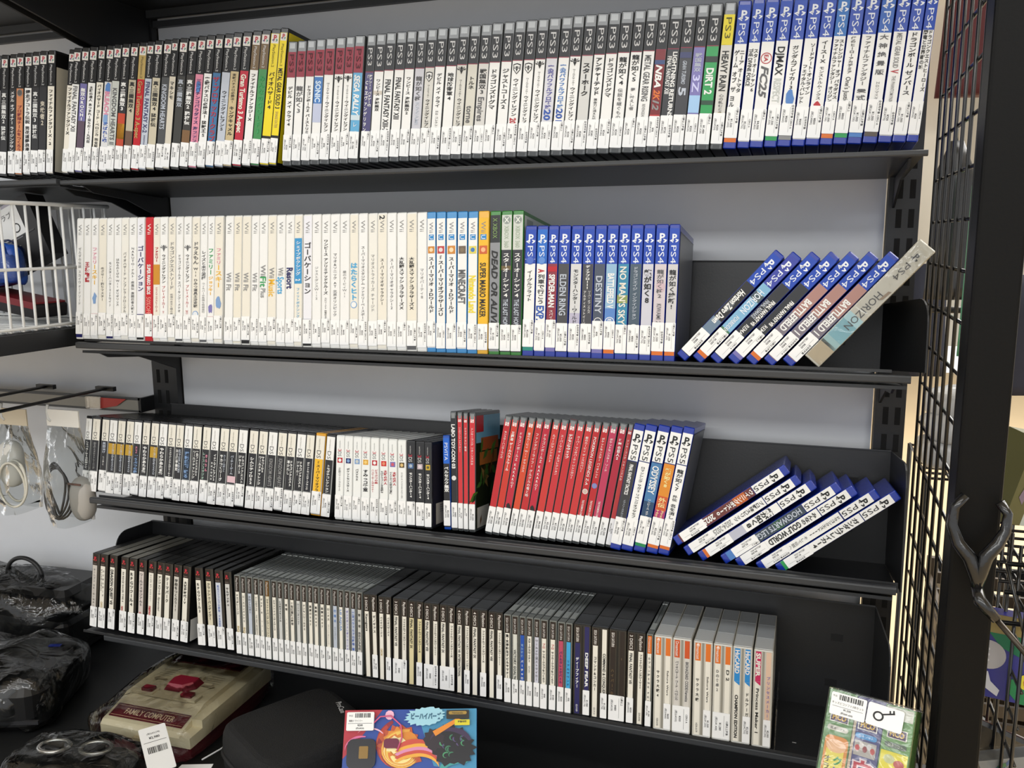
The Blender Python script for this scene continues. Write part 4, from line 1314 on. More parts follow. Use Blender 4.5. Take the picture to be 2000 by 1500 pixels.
# the sealed boxed edition that leans at the end of the second shelf
W, H, D = .0212, .1786, .140
a = math.radians(40.9)
mat = frame(2, .7880 - W * math.cos(a), a, W * math.sin(a) + .0003, -.002)
mb = MB()
mb.rbox(0, W, 0, D, 0, H, .0008, M('#b9b4a4', 0.35, 0, 0.03, 0, 30), 2, 'z', .0006)
root = link('boxed_disc_set', mb.mesh('boxed_disc_set'), None, label='cream boxed disc set in shrink wrap, leaning last on the second shelf', category='game case')
root.matrix_world = mat
mb = MB()
qd(mb, W, H, .62, .86, M('#6fa3ac', .35), 1)
qd(mb, W, H, .60, .66, M('#9fc0c4', .35), 2)
qd(mb, W, H, .84, .985, M('#a89878', .4), 2)
qd(mb, W, H, .80, .86, M('#8fb0b0', .4), 2)
ps_mark(mb, W * .5, H * .90, W * .42, -.0006, '#2a2622', ('#2a2622', '#2a2622'))
mb.text_rot('PS4', W * .5, H * .845, H * .72, W * .34, -.0006, INK('#4a4640'), 0.0)
mb.text_rot('HORIZON', W * .55, H * .60, H * .30, W * .40, -.0007, INK('#2e2a24'), 0.0)
mb.poly([(W * .75, H * .64), (W * .9, H * .65), (W * .85, H * .58), (W * .7, H * .56)], -.0007, INK('#8a7458'))
mb.build('spine_print', root)
mb = MB()
e = .0006
mb.rbox(-e, W + e, -.0012, D + e, -e + .0004, H + e, .0014, FILM, 2, 'z', .0008)
mb.build('shrink_wrap', root)

# ------------------------------------------------------------------ the gondola: panels, posts, shelves, trays
def struct(name, mb, **kw):
    o = mb.build(name)
    o['kind'] = 'structure'
    for k, v in kw.items():
        o[k] = v
    return o


FLOOR_Z, DECK_Z = -1.0, -0.60
mb = MB()
mb.box(-.289, .864, .200, .215, DECK_Z, 1.1, PANEL)
struct('wall_back', mb, label='pale grey steel back panel of the main bay behind the shelves', category='back panel')
mb = MB()
mb.box(-1.5, -.346, .200, .215, DECK_Z, 1.1, PANEL)
struct('wall_left', mb, label='pale grey steel back panel of the side bay behind the basket', category='back panel')
mb = MB()
mb.box(-6, 9, -5, 7, FLOOR_Z - .02, FLOOR_Z, M('#cdb894', .35, 0, .06, 0, 3))
struct('floor', mb, label='tan shop floor seen through the wire mesh', category='floor')
mb = MB()
mb.box(-1.6, .98, -.40, .20, DECK_Z - .06, DECK_Z, M('#131415', .5, 0, .1, .05, 300))
mb.box(-1.6, .97, -.39, .20, FLOOR_Z, DECK_Z - .06, M('#1b1c1e', .5))
o = mb.build('base_deck', None, label='black steel base deck under the shelves carrying bagged hardware', category='shelf')


def post(name, x0, x1, y0, y1, slots, label):
    r = empty(name, ((x0 + x1) / 2, (y0 + y1) / 2, DECK_Z), label=label, category='post')
    ox, oy, oz = (x0 + x1) / 2, (y0 + y1) / 2, DECK_Z
    mb = MB()
    mb.T = Matrix.Translation((-ox, -oy, -oz))
    mb.box(x0, x1, y0, y1, DECK_Z, 1.1, STEEL)
    mb.build('column', r)
    if slots:
        mb = MB()
        mb.T = Matrix.Translation((-ox, -oy, -oz))
        blk = M('#020202', .9)
        for xs_ in slots:
            z = -.55
            while z < .75:
                mb.box(xs_ - .0035, xs_ + .0035, y0 - .0004, y0 + .002, z, z + .024, blk)
                z += .0375
        mb.build('slot_strip', r)
    return r


post('upright_post', -.344, -.291, .186, .216, (-.331, -.313), 'black slotted upright post between the two bays')
post('upright_post', .866, .904, .183, .216, (.8795, .8945), 'black slotted upright post beside the wire mesh')


def shelf_board(z, x0, x1, yf, label, lip=.0095, group='shelf boards of the main bay', brackets=True, drop=0.0, tilt=0.0):
    r = empty('shelf_board', (0, 0, z), label=label, category='shelf', group=group)
    mb = MB()
    mb.rbox(x0, x1, yf, yf + .010, -lip, 0, .002, STEEL_EDGE, 2, 'x')
    mb.T = Matrix.Translation((0, yf + .010, -drop)) @ Matrix.Rotation(-tilt, 4, 'X')
    L_ = (.196 - yf - .010) / math.cos(tilt)
    mb.box(x0 + .003, x1 - .003, 0, L_, -.004, 0, STEEL)
    mb.build('board', r)
    if brackets:
        for bx in (x0 + .012, x1 - .016):
            mb = MB()
            b0 = drop + .006
            P = [(.186, -b0 - math.tan(tilt) * .19), (yf + .03, -b0), (yf + .05, -b0 - .010), (.10, -b0 - .018), (.186, -b0 - .050)]
            V = [(bx, p[0], p[1]) for p in P] + [(bx + .003, p[0], p[1]) for p in P]
            n = len(P)
            mb.add(V, [tuple(range(n)), tuple(range(2 * n - 1, n - 1, -1))] + [(i, i + n, (i + 1) % n + n, (i + 1) % n) for i in range(n)], STEEL)
            mb.build('bracket', r)
    return r


shelf_board(.2435, -.3055, .887, -.020, 'top black shelf board under the first row of disc cases', .0065, drop=.0005, tilt=ROW[1][2])
shelf_board(-.0025, -.3055, .886, -.0185, 'second black shelf board under the white disc cases', .0095, drop=.0135, tilt=ROW[2][2])
shelf_board(-.2535, -.3050, .886, -.0195, 'third black shelf board under the small cartridge cases', .0095, drop=.0155, tilt=ROW[3][2])
shelf_board(-.4872, -.2985, .892, -.0220, 'lowest black shelf board under the jewel cases', .0095, drop=.0060, tilt=ROW[4][2])
shelf_board(.2460, -1.4, -.3085, -.024, 'black shelf board of the side bay beyond the joint', .0085, 'shelf boards of the side bay', drop=.0070, tilt=ROW[1][2])
# the deep top shelf that roofs both bays
for (x0, x1, lb, g) in ((-.302, .884, 'black roof shelf above the main bay, seen from below', 'roof shelves'), (-1.4, -.312, 'black roof shelf above the side bay, seen from below', 'roof shelves')):
    r = empty('shelf_board', (0, 0, .53), label=lb, category='shelf', group=g)
    mb = MB()
    mb.box(x0, x1, -.18, .198, 0, .014, STEEL)
    mb.box(x0 + .01, x1 - .01, .176, .186, -.012, 0, STEEL_EDGE)
    mb.box(x0 + .01, x1 - .01, .190, .199, -.024, -.014, STEEL_EDGE)
    mb.build('board', r)
    for bx in ((x0 + .004, x1 - .006) if x0 > -1 else (x1 - .006,)):
        mb = MB()
        P = [(.199, 0), (-.16, 0), (-.16, -.03), (.055, -.078), (.199, -.083)]
        V = [(bx, p[0], p[1]) for p in P] + [(bx + .004, p[0], p[1]) for p in P]
        n = len(P)
        mb.add(V, [tuple(range(n)), tuple(range(2 * n - 1, n - 1, -1))] + [(i, i + n, (i + 1) % n + n, (i + 1) % n) for i in range(n)], STEEL)
        mb.build('bracket', r)


# tilted steel trays that hold the cases on the three lower shelves
def tray(row, x0, x1, hb, wb, fl, fr, label, lft=True, hs=None, fv=-.0012, f0=-.012):
    """hb back height, wb depth, fl / fr outward flare of the side plates at the front"""
    r = empty('display_tray', fpt(row, 0, 0, 0), label=label, category='tray', group='tilted black trays')
    F = frame(row, 0, 0, 0, 0)
    inv = Matrix.Translation(r.location).inverted()
    T = inv @ F
    mb = MB()
    mb.T = T
    mb.box(x0, x1, wb, wb + .0015, fv, hb, STEEL)
    mb.box(x0, x1, wb - .004, wb + .0015, hb, hb + .0012, STEEL_EDGE)
    for (px_, pz) in ((x1 - .055, .095), (x1 - .06, .03)):
        mb.box(px_, px_ + .016, wb - .0005, wb + .001, pz, pz + .010, M('#070707', .6))
    mb.build('back_plate', r)
    mb = MB()
    mb.T = T
    mb.box(x0, x1, f0, wb, fv - .0012, fv, STEEL)
    mb.box(x1 - .10, x1 - .095, .03, .032, fv, fv + .0004, M('#9a9a9a', .5))
    mb.box(x1 - .05, x1 - .045, .03, .032, fv, fv + .0004, M('#9a9a9a', .5))
    mb.build('floor_plate', r)
    mb = MB()
    mb.T = T
    mb.box(x0, x1, f0 - .0015, f0, fv - .0012, max(.0012, fv + .002), STEEL)
    mb.build('front_lip', r)
    for sd, xb, fx, on in ((-1, x0, fl, lft), (1, x1, fr, True)):
        if not on:
            continue
        mb = MB()
        mb.T = T
        R_ = .028
        wf = .070 if (row == 4 and sd < 0) else f0
        hh_ = hs or hb
        P = [(wb, hh_), (wb, fv), (wf, fv)]
        top = hh_ * .985
        for k in range(7):
            t = math.radians(180 - 90 * k / 6)
            P.append((wf + R_ + R_ * math.cos(t), top - R_ + R_ * math.sin(t)))

        def X(w_):
            return xb + sd * fx * (wb - w_) / (wb + .012)
        V = [(X(p[0]), p[0], p[1]) for p in P] + [(X(p[0]) + sd * .0018, p[0], p[1]) for p in P]
        n = len(P)
        mb.add(V, [tuple(range(n)), tuple(range(2 * n - 1, n - 1, -1))] + [(i, i + n, (i + 1) % n + n, (i + 1) % n) for i in range(n)], STEEL)
        mb.build('side_plate', r)
    return r


tray(2, -.292, .866, .140, .150, .012, .034, 'tilted black steel tray under the white disc cases, second shelf', False, .085, -.0010)
tray(3, -.300, .8890, .144, .150, .050, .003, 'tilted black steel tray holding the small cartridge cases, third shelf', False, None, -.0100)
tray(4, -.338, .8800, .150, .158, .0, .006, 'tilted black steel tray holding the jewel cases, lowest shelf', True, None, -.0012, -.002)

# clear divider plate after the last jewel case
mb = MB()
mb.T = frame(4, .7585, 0, 0, 0)
mb.box(0, .0015, -.005, .12, 0, .055, FILM)
mb.build('shelf_divider', None, label='clear plastic divider standing after the last jewel case', category='divider')

# ------------------------------------------------------------------ shop around it
mb = MB()
mb.box(-6, 9, 9.0, 9.1, FLOOR_Z, 1.8, M('#b9b2a4', .6))
struct('wall_far', mb, label='far beige wall of the shop', category='wall')
mb = MB()
mb.box(-6, 9, -5, 9, 1.80, 1.84, M('#d5d2ca', .7))
struct('ceiling', mb, label='white shop ceiling', category='ceiling')

from mathutils import noise as mnoise


def lump(mb, c, size, yaw, mat, amp=.006, freq=18, e=.55, nu=36, nv=20, seed=0.0, smooth=True, flat=True):
    """crumpled rounded pouch: a squared-off ball, creased by noise; its underside stays flat"""
    cx, cy_, cz = c
    ca, sa = math.cos(yaw), math.sin(yaw)
    V, F = [], []

    def sp(v, p):
        return math.copysign(abs(v) ** p, v)
    for j in range(nv + 1):
        ph = -math.pi / 2 + math.pi * j / nv
        for i in range(nu):
            th = 2 * math.pi * i / nu
            x = sp(math.cos(ph), e) * sp(math.cos(th), e) * size[0] / 2
            y = sp(math.cos(ph), e) * sp(math.sin(th), e) * size[1] / 2
            z = sp(math.sin(ph), e) * size[2] / 2
            n = mnoise.noise_vector(Vector((x * freq + seed, y * freq, z * freq)))
            r = abs(mnoise.noise(Vector((x * freq * 2.3, y * freq * 2.3 + seed, z * freq * 2.3))))
            k = amp if (not flat or z > -size[2] * .4) else amp * .15
            x += n.x * k
            y += n.y * k
            z += (n.z - r) * k
            if flat:
                z = max(z, -size[2] / 2)
            V.append((cx + x * ca - y * sa, cy_ + x * sa + y * ca, cz + z))
    for j in range(nv):
        for i in range(nu):
            k = (i + 1) % nu
            F.append((j * nu + i, j * nu + k, (j + 1) * nu + k, (j + 1) * nu + i))
    mb.add(V, F, mat, smooth)


BAG = clear_film('bag_film', '#f4f6f6', .945, 26, .13, .8, 1.28)
BAGD = clear_film('bag_film_loose', '#e6e8e8', .97, 22, .2, .5, 1.16)
BLK = M('#0d0d0e', .38, 0, .1, .05, 200)
BLK2 = M('#161617', .5, 0, .1, .1, 300)
WHT = M('#d6d6d4', .45)


def barcode(mb, x0, x1, z0, z1, y, seed=1):
    rr = random.Random(seed)
    x = x0
    while x < x1 - .0006:
        w_ = rr.choice([.0005, .0008, .0012])
        mb.plate(x, min(x + w_, x1), z0, z1, y, INK('#161616'))
        x += w_ + rr.choice([.0005, .0009])


# ---------------- side bay: deep shelf, wire basket and what lies in it
r = empty('shelf_board', (-.70, 0, -.012), label='deep black side-bay shelf carrying the white wire basket', category='shelf', group='shelf boards of the side bay')
mb = MB()
mb.box(-.70, .365, -.26, .195, 0, .028, STEEL)
mb.build('board', r)

BX, BXF, BY0, BY1, BZ0, BZ1 = -.337, -.80, -.235, .105, .0185, .209
r = empty('wire_basket', (BX, BY1, BZ0), label='white wire basket on the side-bay shelf beside the white disc cases', category='basket')
wire = M('#e4e6e6', .35, 0, 0, 0, 60, .3)


def bp(*p):
    return (p[0] - BX, p[1] - BY1, p[2] - BZ0)


for nm, X in (('near_side', BX), ('far_side', BXF)):
    mb = MB()
    for k in range(16):
        y = BY1 - .008 - k * .0222
        if y < BY0:
            break
        mb.tube([bp(X, y, BZ1), bp(X, y, BZ0 + .008), bp(X + (.008 if X < -.5 else -.008), y, BZ0)], .0021, wire, 6)
    for z, rr_ in ((BZ1, .0034), (.112, .0028), (BZ0 + .006, .0026)):
        mb.tube([bp(X, BY0, z), bp(X, BY1, z)], rr_, wire, 6)
    mb.build('side_wires', r)
for y, nm in ((BY1, 'b'), (BY0, 'f')):
    mb = MB()
    k = 0
    x = BX - .012
    while x > BXF:
        mb.tube([bp(x, y, BZ1), bp(x, y, BZ0)], .0019, wire, 6)
        x -= .024
    for z, rr_ in ((BZ1, .0034), (.112, .0026), (BZ0 + .006, .0026)):
        mb.tube([bp(BX, y, z), bp(BXF, y, z)], rr_, wire, 6)
    mb.build('end_wires', r)
mb = MB()
for k in range(15):
    y = BY1 - .008 - k * .0222
    mb.tube([bp(BX, y, BZ0 + .002), bp(BXF, y, BZ0 + .002)], .0019, wire, 6)
for k in range(12):
    x = BX - .02 - k * .04
    mb.tube([bp(x, BY0, BZ0 - .0005), bp(x, BY1, BZ0 - .0005)], .0019, wire, 6)
mb.build('base_wires', r)

mb = MB()
mb.T = Matrix.Translation((-.475, .052, .155)) @ Matrix.Rotation(math.radians(-24), 4, 'Y') @ Matrix.Rotation(math.radians(6), 4, 'Z')
mb.box(-.06, .06, -.02, .02, -.05, .055, M('#1a1a1c', .4))
mb.plate(-.06, .025, -.005, .055, -.0203, M('#9a96a0', .5))
mb.plate(-.02, .035, -.002, .05, -.0206, WHT)
mb.text_flat('ラブ', .01, .036, .03, .010, -.021, INK('#3a3a3c'))
mb.disc(.02, .012, .008, .008, -.021, INK('k'), 14, .75)
mb.plate(-.02, .05, -.004, -.0015, -.0208, INK('#3a3a3c'))
mb.build('boxed_accessory', None, label='dark box with a white label standing tilted in the wire basket', category='box')
mb = MB()
lump(mb, (-.48, -.02, .118), (.15, .05, .072), .15, M('#2450a8', .3, 0, .2, .4, 40), .010, 22, .6)
lump(mb, (-.48, -.024, .119), (.156, .058, .078), .15, BAG, .012, 30, .6, seed=3)
mb.add([(-.465, -.056, .092), (-.425, -.054, .100), (-.430, -.054, .113), (-.470, -.056, .105)], [(0, 1, 2, 3)], WHT)
mb.build('blue_pouch', None, label='blue packet in clear plastic lying in the wire basket', category='packet')
mb = MB()
mb.T = Matrix.Translation((-.420, .0, .052)) @ Matrix.Rotation(math.radians(9), 4, 'Y')
mb.rbox(-.10, .055, -.03, .03, -.010, .012, .004, M('#151013', .4), 2, 'y')
mb.box(-.095, .05, -.0305, .0305, .004, .0145, M('#7a1a22', .35))
mb.build('red_black_box', None, label='dark red and black wedge-shaped box under the blue packet', category='box')

# ---------------- peg bar with hooks and header-card bags
r = empty('hook_bar', (-.346, .150, -.15), label='clear ticket rail with a red strip below the side-bay shelf', category='rail')
mb = MB()
mb.box(-1.0, 0, .002, .006, 0, .0035, M('#3a3c3e', .4))
mb.box(-1.0, 0, .002, .008, .022, .026, M('#3a3c3e', .4))
mb.box(-1.0, 0, .003, .005, .003, .022, M('#8d8a82', .25))
mb.build('rail', r)
mb = MB()
mb.add([(-.085, -.0006, .0235), (-.028, -.0006, .0235), (-.050, -.0006, .010), (-.088, -.0006, .003)], [(3, 2, 1, 0)], M('#b8342c', .4))
mb.build('red_strip', r)
mb = MB()
mb.rbox(-.118, -.084, -.004, 0, .002, .025, .003, clear_film('ticket_holder', '#ffffff', .8, 10, .1, .1), 3, 'y')
mb.build('ticket_holder', r)
mb = MB()
mb.box(-.004, .002, .002, .045, 0, .026, STEEL)
mb.build('bracket', r)
for i, (hx, hz, lb) in enumerate(((-.555, -.112, 'black display hook holding the bag with the white cable'), (-.416, -.109, 'black display hook holding the bag with the white card'))):
    mb = MB()
    for dx in (-.003, .003):
        mb.tube([(hx + dx, .15, hz), (hx + dx, -.10, hz), (hx + dx, -.115, hz + .008)], .0022, M('#141415', .35), 8)
    mb.box(hx - .02, hx + .02, .144, .152, hz - .004, hz + .004, M('#141415', .35))
    mb.build('display_hook', None, label=lb, category='hook', group='display hooks on the rail')


def header_bag(x0, x1, ztop, zc, zb, y, card, label, fill, hookx):
    r = empty('header_bag', ((x0 + x1) / 2, y, ztop), label=label, category='bagged accessory', group='bags hanging from the rail')
    ox, oy, oz = (x0 + x1) / 2, y, ztop
    mb = MB()
    mb.T = Matrix.Translation((-ox, -oy, -oz))
    mb.box(x0, x1, y - .0012, y + .0012, zc, ztop, card)
    mb.build('header_card', r)
    mb = MB()
    mb.tube([(hookx - ox, 0, .008), (hookx - ox - .003, 0, -.004), (hookx - ox, -.0015, -.016), (hookx - ox + .005, -.001, -.02)], .0024, M('#c9cac8', .3), 6)
    mb.build('hang_tab', r)
    mb = MB()
    mb.T = Matrix.Translation((-ox, -oy, -oz))
    n, m_ = 14, 22
    for s in (-1, 1):
        V, F = [], []
        for j in range(m_ + 1):
            t = j / m_
            z = zc + (zb - zc) * t
            b = math.sin(min(t * 1.25, 1) * math.pi * .62) * .026
            wd = 1.0 + .42 * math.sin(t * math.pi * .8)
            for i in range(n + 1):
                u = i / n * 2 - 1
                k = mnoise.noise(Vector((u * 3.1 + x0 * 40, z * 45, s * 3.0))) * .007
                xx = (x0 + x1) / 2 + u * (x1 - x0) / 2 * wd
                yy = y + s * (b * (1 - u * u) ** .6 + .001) + k * (1 - u * u)
                V.append((xx, yy, z + (.010 * u * u if t > .9 else 0)))
        for j in range(m_):
            for i in range(n):
                a = j * (n + 1) + i
                F.append((a, a + 1, a + n + 2, a + n + 1))
        mb.add(V, F, BAGD, True)
    mb.build('plastic_bag', r)
    fill(r, ox, oy, oz)
    return r


def fill_white(r, ox, oy, oz):
    mb = MB()
    mb.T = Matrix.Translation((-ox, -oy, -oz))
    lump(mb, (-.485, .0, -.215), (.045, .03, .08), .1, M('#cfcdc6', .4), .003, 20, .8, 20, 14, flat=False)
    mb.build('charger', r)
    mb = MB()
    mb.T = Matrix.Translation((-ox, -oy, -oz))
    P = []
    for k in range(60):
        t = k / 59 * 6.28 * 2.2
        P.append((-.468 + (.026 + .003 * math.sin(t * .7)) * math.cos(t), -.014 + .006 * math.sin(t * .5), -.245 + (.036 + .004 * math.cos(t * .6)) * math.sin(t)))
    mb.tube(P, .0021, M('#d0cdc0', .4), 6)
    mb.build('cable', r)


def fill_mouse(r, ox, oy, oz):
    mb = MB()
    mb.T = Matrix.Translation((-ox, -oy, -oz))
    lump(mb, (-.356, .018, -.270), (.044, .034, .075), .0, M('#a9a59f', .35), .002, 20, .85, 24, 16, flat=False)
    mb.box(-.368, -.342, .0005, .002, -.243, -.240, M('#5a4038', .5))
    mb.build('mouse_body', r)
    mb = MB()
    mb.T = Matrix.Translation((-ox, -oy, -oz))
    for q in range(4):
        P = []
        for k in range(24):
            t = k / 23 * 6.28
            P.append((-.408 + (.016 + .004 * q) * math.cos(t), .016 + .005 * math.sin(t * 2 + q), -.262 + (.040 + .003 * q) * math.sin(t)))
        mb.tube(P, .0019, M('#3a3735', .45), 6, True)
    mb.build('cable', r)


header_bag(-.515, -.447, -.122, -.150, -.300, .005, M('#c9bda6', .5), 'clear bag with beige header card and white cable', fill_white, -.500)
header_bag(-.420, -.352, -.122, -.150, -.318, .02, M('#dedcd6', .45), 'clear bag with white header card, grey mouse and dark cable', fill_mouse, -.416)

# ---------------- on the base deck: bagged consoles
DZ = DECK_Z


def on_deck(name, x, y, yaw, label, cat, group=None, z=DZ):
    kw = dict(label=label, category=cat)
    if group:
        kw['group'] = group
    return empty(name, (x, y, z), (0, 0, yaw), **kw)


g = 'bagged black hardware on the base deck'
r = on_deck('game_console', -.62, .108, math.radians(4), 'black console in a clear bag at the back of the deck, under the hanging bags', 'game console', g)
mb = MB()
mb.rbox(-.18, .155, -.070, .070, .002, .075, .02, BLK, 4, 'z', .008)
mb.box(-.10, .10, -.087, -.083, .03, .034, M('#2c2c2e', .3))
mb.build('console_body', r)
mb = MB()
mb.rbox(-.05, .15, -.055, .06, .076, .128, .02, BLK, 4, 'z', .010)
for k in range(5):
    mb.box(.0 + k * .012, .006 + k * .012, -.0565, -.0545, .088, .118, M('#050505', .4))
mb.build('power_brick', r)
mb = MB()
P = [(.01 + .04 * math.cos(t / 23 * 3.3), .0, .128 + .035 * math.sin(t / 23 * 3.3)) for t in range(24)]
mb.tube(P, .004, BLK2, 8)
mb.build('cable', r)
mb = MB()
lump(mb, (-.01, 0, .070), (.39, .165, .138), 0, BAG, .014, 16, .72, 44, 24, 5)
mb.build('plastic_bag', r)

r = on_deck('game_console', -.425, -.082, math.radians(20), 'black console in a crinkled clear bag with a yellow tag, front of the deck', 'game console', g)
mb = MB()
mb.rbox(-.16, .085, -.095, .095, .002, .078, .035, BLK, 5, 'z', .014)
mb.disc  # lid ring
mb.box(-.05, .08, -.096, -.092, .02, .026, M('#2a2a2c', .3))
mb.build('console_body', r)
mb = MB()
mb.T = Matrix.Translation((-.02, 0, .0785))
mb.tube([(.05 * math.cos(t / 32 * 6.283), .05 * math.sin(t / 32 * 6.283), 0) for t in range(32)], .0025, BLK2, 6, True)
mb.build('disc_lid', r)
mb = MB()
mb.box(-.10, -.055, -.02, .0, .079, .0805, M('#b8a83a', .4))
mb.build('yellow_tag', r)
mb = MB()
mb.box(.03, .05, .045, .052, .079, .0805, M('#2a3a9a', .4))
mb.build('blue_tag', r)
mb = MB()
lump(mb, (-.035, 0, .047), (.262, .208, .092), 0, BAG, .013, 20, .5, 48, 24, 11)
mb.build('plastic_bag', r)

r = on_deck('game_controller', -.640, -.030, math.radians(30), 'small black controller with coloured buttons between the two bagged consoles', 'controller', g)
mb = MB()
lump(mb, (0, 0, .022), (.13, .07, .040), 0, BLK, .001, 10, .7, 30, 16)
mb.build('controller_body', r)
for k, c in enumerate(('#3a8a5a', '#b89a2a', '#3a6ab0', '#a83a3a')):
    mb = MB()
    a = k * 1.571
    mb.T = Matrix.Translation((.035 + .010 * math.cos(a), -.005 + .010 * math.sin(a), .040))
    mb.rbox(-.004, .004, -.004, .004, 0, .005, .0035, M(c, .3), 3, 'z')
    mb.build('button', r)

r = on_deck('game_controller', -.150, -.228, math.radians(14), 'black controller with two silver stick rings in a clear bag beside the family console', 'controller', g)
mb = MB()
mb.rbox(-.085, .075, -.05, .04, .002, .05, .03, BLK, 5, 'z', .012)
mb.build('controller_body', r)
for sx in (-.038, .022):
    mb = MB()
    mb.T = Matrix.Translation((sx, .005, .050))
    mb.tube([(.021 * math.cos(t / 32 * 6.283), .015 * math.sin(t / 32 * 6.283), .012) for t in range(32)], .0032, M('#b4b4b2', .25, .8), 8, True)
    mb.rbox(-.012, .012, -.009, .009, .002, .014, .008, BLK2, 4, 'z')
    mb.rbox(-.006, .006, -.006, .006, -.002, .002, .005, BLK2, 3, 'z')
    mb.build('thumb_stick', r)
mb = MB()
lump(mb, (-.005, -.004, .036), (.19, .115, .071), 0, BAG, .010, 26, .6, 44, 22, 21)
mb.build('plastic_bag', r)
mb = MB()
mb.T = Matrix.Translation((.098, .025, .058)) @ Matrix.Rotation(math.radians(38), 4, 'Z') @ Matrix.Rotation(math.radians(-62), 4, 'X')
mb.rbox(-.018, .018, -.0006, .0006, -.042, .030, .002, M('#ececea', .35), 3, 'y')
yy = -.0008
barcode(mb, -.012, .014, -.012, -.002, yy, 5)
mb.text_flat('¥2,980', .0, .012, .02, .0045, yy, INK('#1d1d20'), .02)
mb.text_flat('(税込¥3,278)', .0, .019, .024, .0035, yy, INK('#1d1d20'))
mb.plate(-.015, .015, .0055, .0061, yy, INK('#1d1d20'))
mb.build('price_label', r)

# ---------------- cream and maroon family console in its bag
r = on_deck('game_console', -.212, -.128, math.radians(1.6), 'cream and maroon cartridge console in a clear bag under the lowest shelf', 'game console')
CREAM = M('#d4c8a8', .38, 0, .03, 0, 30)
MAR = M('#5c1420', .35)
LW, LD = .160, .212
mb = MB()
mb.rbox(.004, LW - .004, .004, LD, .001, .020, .004, MAR, 3, 'z')
mb.build('lower_shell', r)
mb = MB()
# upper shell: front slope then flat deck (profile along the depth)
prof = [(0, .018), (0, .032), (.006, .038), (.05, .050), (.06, .0545), (LD - .02, .057), (LD, .054), (LD, .018)]
V = [(0, p[0], p[1]) for p in prof] + [(LW - .018, p[0], p[1]) for p in prof]
n = len(prof)
mb.add(V, [tuple(range(n)), tuple(range(2 * n - 1, n - 1, -1))] + [(i, i + n, (i + 1) % n + n, (i + 1) % n) for i in range(n)], CREAM)
mb.box(LW - .018, LW, .03, LD, .018, .047, CREAM)
mb.box(LW - .018, LW, 0, .03, .018, .035, CREAM)
mb.box(.030, .115, .055, .070, .0545, .0565, CREAM)
mb.box(.012, .050, .056, .075, .055, .0585, CREAM)
mb.box(.088, .128, .056, .075, .055, .0585, CREAM)
mb.box(.046, .098, .118, .124, .056, .060, CREAM)
mb.build('upper_shell', r)
mb = MB()
mb.box(.008, LW - .022, .158, .200, .0565, .0592, MAR)
mb.build('cartridge_flap', r)
mb = MB()
P = [(.056, .076), (.090, .076), (.104, .092), (.104, .112), (.060, .112), (.052, .100)]
V = [(p[0], p[1], .056) for p in P] + [(p[0] + (.078 - p[0]) * .25, p[1] + (.096 - p[1]) * .25, .066) for p in P]
n = len(P)
mb.add(V, [tuple(range(n - 1, -1, -1)), tuple(range(n, 2 * n))] + [(i, (i + 1) % n, (i + 1) % n + n, i + n) for i in range(n)], M('#7a1a2c', .3))
mb.build('eject_lever', r)
for x in (.026, .098):
    mb = MB()
    mb.rbox(x, x + .020, .060, .073, .058, .0625, .002, M('#6a1624', .3), 2, 'z')
    mb.build('push_button', r)
mb = MB()
sl = math.atan2(.012, .044)
mb.T = Matrix.Translation((.071, .012, .0400)) @ Matrix.Rotation(-(math.pi / 2 - sl), 4, 'X')
mb.plate(-.066, .066, .0, .026, -.0004, MAR)
mb.plate(-.064, .064, .0225, .0232, -.0007, INK('#c8a888'))
mb.plate(-.064, .064, .003, .0037, -.0007, INK('#c8a888'))
mb.text_flat('FAMILY COMPUTER', 0, .0130, .088, .0105, -.0008, INK('#d8c0a0'), .01)
mb.build('name_band', r)
mb = MB()
mb.T = Matrix.Translation((0, 0, .0572)) @ Matrix.Rotation(-math.pi / 2, 4, 'X')
for x in (.028, .118):
    for k in range(4):
        mb.plate(x - .014, x + .012, .130 - k * .006, .1308 - k * .006, -.0003, INK('#9a8e74'))
    s = 1 if x < .07 else -1
    mb.poly([(x + s * .012, .100), (x - s * .004, .100), (x - s * .004, .095), (x - s * .012, .1025), (x - s * .004, .110), (x - s * .004, .105), (x + s * .012, .105)], -.0003, INK('#a89c82'))
mb.build('instruction_marks', r)
mb = MB()
mb.rbox(.062, .086, -.006, .002, .014, .024, .002, M('#b8a888', .4), 2, 'y')
mb.build('port_cover', r)
mb = MB()
lump(mb, (LW / 2, LD / 2 - .006, .034), (LW + .034, LD + .05, .066), 0, BAG, .008, 24, .35, 56, 24, 31)
mb.build('plastic_bag', r)

# ---------------- black zip hard case with its hang tag
r = on_deck('carrying_case', .112, -.092, math.radians(-31), 'black fabric zip carrying case lying on the deck in front of the lowest shelf', 'carrying case')
FAB = M('#0c0c0d', .62, 0, .25, .9, 900)
CW, CD_ = .165, .178
for nm, z0, z1, dome in (('lower_shell', .001, .030, False), ('upper_shell', .034, .074, True)):
    mb = MB()
    V, F = [], []
    NU = 48
    rings = [(0, 1.0), (.35, 1.0), (.65, .985), (.85, .955), (.95, .91), (1.0, .84)] if dome else [(0, .86), (.1, .94), (.4, 1.0), (1.0, 1.0)]
    for (h, s) in rings:
        for i in range(NU):
            t = 2 * math.pi * i / NU
            x = math.copysign(abs(math.cos(t)) ** .32, math.cos(t)) * CW / 2 * s
            y = math.copysign(abs(math.sin(t)) ** .32, math.sin(t)) * CD_ / 2 * s
            V.append((x, y, z0 + (z1 - z0) * h))
    for j in range(len(rings) - 1):
        for i in range(NU):
            k = (i + 1) % NU
            F.append((j * NU + i, j * NU + k, (j + 1) * NU + k, (j + 1) * NU + i))
    F.append(tuple(range(NU - 1, -1, -1)))
    F.append(tuple((len(rings) - 1) * NU + i for i in range(NU)))
    mb.add(V, F, FAB, False)
    mb.build(nm, r)
mb = MB()
V = []
